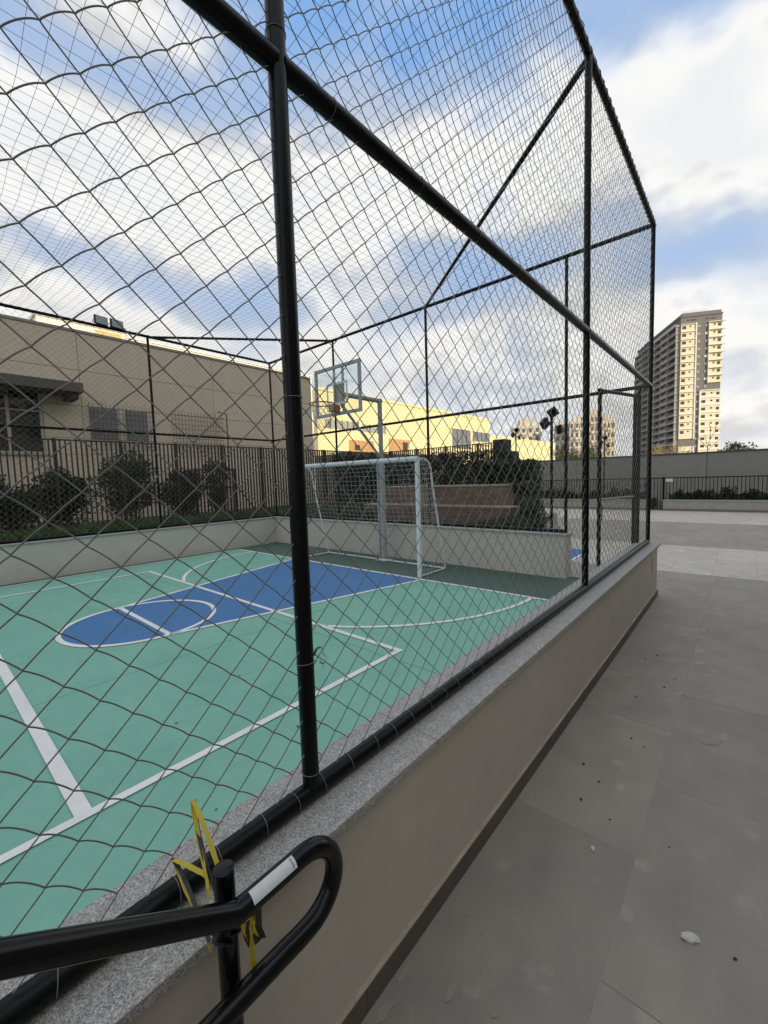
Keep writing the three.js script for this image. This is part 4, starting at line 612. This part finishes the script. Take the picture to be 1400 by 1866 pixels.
{ // yellow building
  const t = thing('yellow_building', 'long sunlit yellow building beyond the slat fence', 'building', [-36, 0, -44]); const y = painted(0.80, 0.69, 0.40, 0.05, 3, 4.4, 0.9), X = -30;
  box('main_block', -44, X, -0.05, 10.45, -61.9, -26.3, y, t); box('parapet', X - 0.3, X + 0.08, 10.451, 10.75, -61.95, -26.25, y, t); box('lower_block', -44, X, -0.05, 8.1, -92, -61.901, y, t); box('lower_parapet', X - 0.3, X + 0.08, 8.101, 8.35, -92, -61.951, y, t);
  const glass = plain(0.34, 0.36, 0.34, 0.15), frame = plain(0.05, 0.05, 0.05, 0.5), brown = painted(0.52, 0.30, 0.13, 0.2, 5, 2.9, 0.9), dk = plain(0.045, 0.045, 0.05, 0.2), grey = plain(0.17, 0.18, 0.19, 0.25);
  const rowWin = (z0, z1, y0, y1, n) => { for (let i = 0; i < n; i++) { const a = mix(z0, z1, i / n), b = mix(z0, z1, (i + 1) / n), w = box('window', X, X + 0.03, y0, y1, b + 0.08, a - 0.08, glass, t); box('frame', X, X + 0.07, y0 - 0.05, y1 + 0.05, b + 0.0, b + 0.079, frame, w); } };
  rowWin(-27.2, -31.9, 6.95, 7.8, 6); rowWin(-32.4, -36.2, 6.9, 7.7, 3);
  for (const [a, b, y0, y1, wa, wb, v0, v1] of [[-30.4, -34.2, 4.6, 5.95, -31.2, -31.95, 4.9, 5.45], [-36.8, -40.6, 4.7, 6.4, -39.3, -40.2, 5.0, 6.1]]) { box('brown_bay', X, X + 0.05, y0, y1, b, a, brown, t); box('window', X + 0.051, X + 0.08, v0, v1, wb, wa, dk, t); }
  box('window', X, X + 0.05, 5.8, 8.55, -55.6, -50.5, grey, t); box('window', X, X + 0.05, 7.0, 8.5, -61.7, -56.3, grey, t); for (const z of [-51.8, -53.1, -54.4, -57.7, -59.0, -60.4]) box('mullion', X + 0.051, X + 0.09, z > -56 ? 5.8 : 7.0, 8.5, z - 0.06, z + 0.06, frame, t); box('ledge', X, X + 0.4, 6.6, 6.98, -61.7, -56.3, y, t);
  const g = thing('garden_wall', 'pale garden wall top behind the slat fence corner', 'wall', [-14, 0, -17]); box('wall_return', -15.0, -13.201, -0.05, 3.0, -13.6, -13.35, painted(0.42, 0.38, 0.31, 0.08, 4, 4.4, 0.9), g); box('wall_body', -13.2, -12.95, -0.05, 3.0, -24, -13.35, painted(0.42, 0.38, 0.31, 0.08, 4, 4.4, 0.9), g); box('cap', -13.24, -12.91, 3.001, 3.06, -24, -13.3, painted(0.36, 0.33, 0.28, 0.08, 4, 5.4, 0.9), g);
}
// ---------------------------------------------------------------- far tower
{
  const az = 62.6 * DEG, t = thing('apartment_tower', 'tall cream and grey apartment tower beyond the boundary wall', 'tower', [-20.8, 0, -213.7]); localRoots.add(t);
  t.rotation.y = Math.PI / 2 - az + 0.0;                           // local +x runs along the sunlit face, away from the corner; local -z would be inside
  // local axes: +x along right face (heading az), -z ... the left face runs along local -z
  const cream = painted(0.72, 0.64, 0.46, 0.04, 2, 3.1, 0.9), grey = painted(0.17, 0.16, 0.155, 0.05, 2, 4.1, 0.9), white = painted(0.76, 0.73, 0.66, 0.04, 2, 5.1, 0.85), dk = plain(0.05, 0.052, 0.058, 0.2), pane = plain(0.30, 0.32, 0.33, 0.2), side = painted(0.33, 0.31, 0.30, 0.06, 2, 6.1, 0.9), recess = plain(0.075, 0.072, 0.075, 0.8), slabm = painted(0.46, 0.44, 0.42, 0.05, 2, 1, 0.9);
  const Wd = 14.6, D = 49, top = 61, n = 20, F = 3.02;
  box('core', 0.02, Wd, -0.05, 64.3, -D, -0.02, grey, t);
  const yk = (k) => top - F * k;
  // sunlit face (z = 0 plane, outward +z)
  const zone = (x0, x1, k0, k1, m, z = 0.35) => box('facade_bay', x0, x1, yk(k1) + 0.1, yk(k0), 0, z, m, t);
  zone(0, 5.2, 0, 15.4, cream); zone(0, 5.2, 16.4, 20, cream); box('fin', 5.2, 5.6, yk(15.4), yk(0) + 0.2, 0, 0.7, white, t); box('fin', 5.2, 5.6, 0.5, yk(16.4), 0, 0.7, white, t);
  zone(10.1, Wd, 0, 8.0, cream); box('fin', 9.8, 10.1, yk(8), yk(0) + 0.2, 0, 0.7, white, t); zone(7.4, Wd, 9.0, 20, cream); box('fin', 7.1, 7.4, 0.5, yk(9) + 0.1, 0, 0.7, white, t); box('fin', 7.4, Wd, yk(9), yk(9) + 0.3, 0, 0.7, white, t);
  const W = (x, k, w, h, m, z) => box('window', x, x + w, yk(k) - 0.75 - h, yk(k) - 0.75, z, z + 0.12, m, t);
  for (let k = 0; k < 20; k++) {
    if (k < 15 || k > 16) { W(0.5, k, 1.3, 1.15, dk, 0.351); W(3.1, k, 0.5, 0.55, dk, 0.351); box('ledge', -0.25, 5.19, yk(k) - 0.16, yk(k), 0.352, 0.75, white, t); box('ledge', 1.9, 4.4, yk(k) - 2.75, yk(k) - 2.5, 0.3515, 0.42, white, t); }
    W(6.0, k, 1.1, 0.95, pane, 0.003); if (k < 9) W(8.7, k, 1.0, 0.95, k % 3 === 1 ? white : pane, 0.003);
    if (k < 8) { W(11.6, k, 0.5, 0.6, dk, 0.351); W(13.1, k, 1.0, 1.1, dk, 0.351); box('ledge', 10.11, Wd + 0.9, yk(k) - 0.2, yk(k), 0.352, 1.1, white, t); }
    if (k >= 9) { W(8.0, k, 1.3, 1.2, dk, 0.351); W(11.2, k, 0.6, 0.6, dk, 0.351); W(13.2, k, 1.0, 1.2, dk, 0.351); box('ledge', 7.41, Wd + 0.3, yk(k) - 2.9, yk(k) - 1.95, 0.3515, 0.55, white, t); }
  }
  // shaded face (x = 0 plane, outward -x): balcony grid
  for (let k = 0; k < 20; k++) { box('balcony_slab', -1.7, -0.001, yk(k) - 0.32, yk(k), -D, -0.3, slabm, t); for (const [a, b, m] of [[-1, -8, recess], [-9, -15.5, side], [-16.5, -22, recess], [-23, -30, side], [-31, -38, recess], [-39, -47, side]]) { box('balcony_recess', -0.09, -0.002, yk(k) - 2.6, yk(k) - 0.35, b, a, m === side ? pane : recess, t); box('balustrade', -1.48, -1.42, yk(k) - 3.0, yk(k) - 1.95, b, a, m === side ? side : plainBal(), t); } }
  for (const z of [-0.6, -8.5, -16, -22.5, -30.5, -38.5, -48.6]) box('pier', -1.55, 0, 2, yk(0) + 0.3, z - 0.2, z + 0.2, side, t);
  // crown
  box('penthouse', 0.6, Wd - 0.2, 64.301, 65.6, -D + 6, -0.3, grey, t); box('roof_band', -0.3, Wd + 0.2, 63.9, 64.4, -D, 0.25, grey, t); for (const x of [2.2, 3.6, 4.6, 8.6, 10.8]) box('vent_slot', x, x + (x > 8 ? 1.6 : 0.9), 62.3, 62.75, 0.001, 0.06, recess, t);
  box('roof_glass', 0.5, 9.5, 65.6, 66.5, -0.6, -0.5, plain(0.55, 0.62, 0.64, 0.2), t); box('roof_terrace', -0.8, -0.01, 61.2, 62.6, -30, -3, plain(0.35, 0.37, 0.38, 0.4), t);
  function plainBal() { return (plainBal.m ??= plain(0.12, 0.115, 0.115, 0.6)); }
}
// ---------------------------------------------------------------- pale apartment blocks in the distance
function block(label, x, z, w, h, d, turn, nx, ny, wallc, crown) {
  const t = thing('distant_apartments', label, 'building', [x, 0, z], 'pale apartment blocks on the skyline'); t.rotation.y = turn; localRoots.add(t); const wl = painted(...wallc, 0.05, 2, 3.7, 0.9), wn = plain(0.12, 0.115, 0.11, 0.4), sl = painted(0.66, 0.62, 0.54, 0.05, 2, 1.7, 0.9);
  box('wall', -w / 2, w / 2, -0.05, h, -d, 0, wl, t); for (const [a, b, hh] of crown) box('roof_house', a, b, h + 0.001, h + hh, -d * 0.8, -0.4, wl, t);
  const fh = 3, n = ny; for (let k = 0; k < n; k++) { const y = h - 1 - k * fh; if (y < 3) break; for (let i = 0; i < nx; i++) { const a = -w / 2 + w * (i + 0.25) / nx, b = -w / 2 + w * (i + 0.72) / nx; box('window', a, b, y - 1.5, y, 0.001, 0.06, wn, t); if (i % 2) box('balcony', a - 0.2, b + 0.2, y - 2.3, y - 1.5, 0.002, 0.9, sl, t); } for (let i = 0; i < 2; i++) box('window', w / 2 + 0.001, w / 2 + 0.06, y - 1.5, y, -d * (0.3 + i * 0.4), -d * (0.15 + i * 0.4), wn, t); }
}
block('pale stepped apartment block over the yellow roof', -59.5, -150, 9.5, 19.6, 10, 0.5, 4, 4, [0.60, 0.54, 0.45], [[-2.5, 2, 2.6]]);
block('cream apartment block left of the near gate post', -46, -150, 7, 18.6, 10, 0.35, 4, 5, [0.58, 0.53, 0.45], [[-3, 0, 1.3]]);
block('broad cream apartment block with balconies behind the fence posts', -41, -148, 6.0, 19.2, 10, 0.35, 4, 5, [0.60, 0.55, 0.46], [[-2, 1, 1.0]]);
block('brown topped apartment block behind the gate', -36.6, -149, 5.2, 20.8, 9, 0.35, 4, 5, [0.55, 0.45, 0.38], [[-1.8, 1.8, 1.4]]);
block('sunlit apartment block seen through the gate leaf', -32.9, -151, 3.6, 18.6, 9, 0.35, 3, 5, [0.64, 0.57, 0.42], [[-1, 1.2, 0.8]]);
// ---------------------------------------------------------------- the residential block behind the camera that keeps the court in shade
{
  const t = thing('residential_block', 'long beige residential block across the plaza behind the camera', 'building', [35, 0, 6]); const wl = painted(0.52, 0.48, 0.41, 0.05, 2, 8.2, 0.9), wn = plain(0.05, 0.055, 0.06, 0.15);
  box('wall', 28, 42, -0.05, 27, -26, 40, wl, t); for (let k = 0; k < 9; k++) for (let i = 0; i < 11; i++) box('window', 27.95, 27.999, 1.2 + k * 2.95, 2.6 + k * 2.95, -23 + i * 5.6, -20.5 + i * 5.6, wn, t);
  const p = thing('lobby_wing', 'low beige lobby wing standing along the walkway out of view', 'building', [5, 0, -6]); box('wall', 2.9, 9, -0.05, 4.2, -9.5, -1.6, painted(0.30, 0.265, 0.22, 0.05, 2, 9.2, 0.9), p); box('door', 2.86, 2.899, 0.0, 2.3, -5.6, -3.4, plain(0.05, 0.05, 0.055, 0.3), p);
}
scene.traverse((o) => { if (o.isMesh) { o.castShadow = true; o.receiveShadow = true; } });
renderer.render(scene, camera);
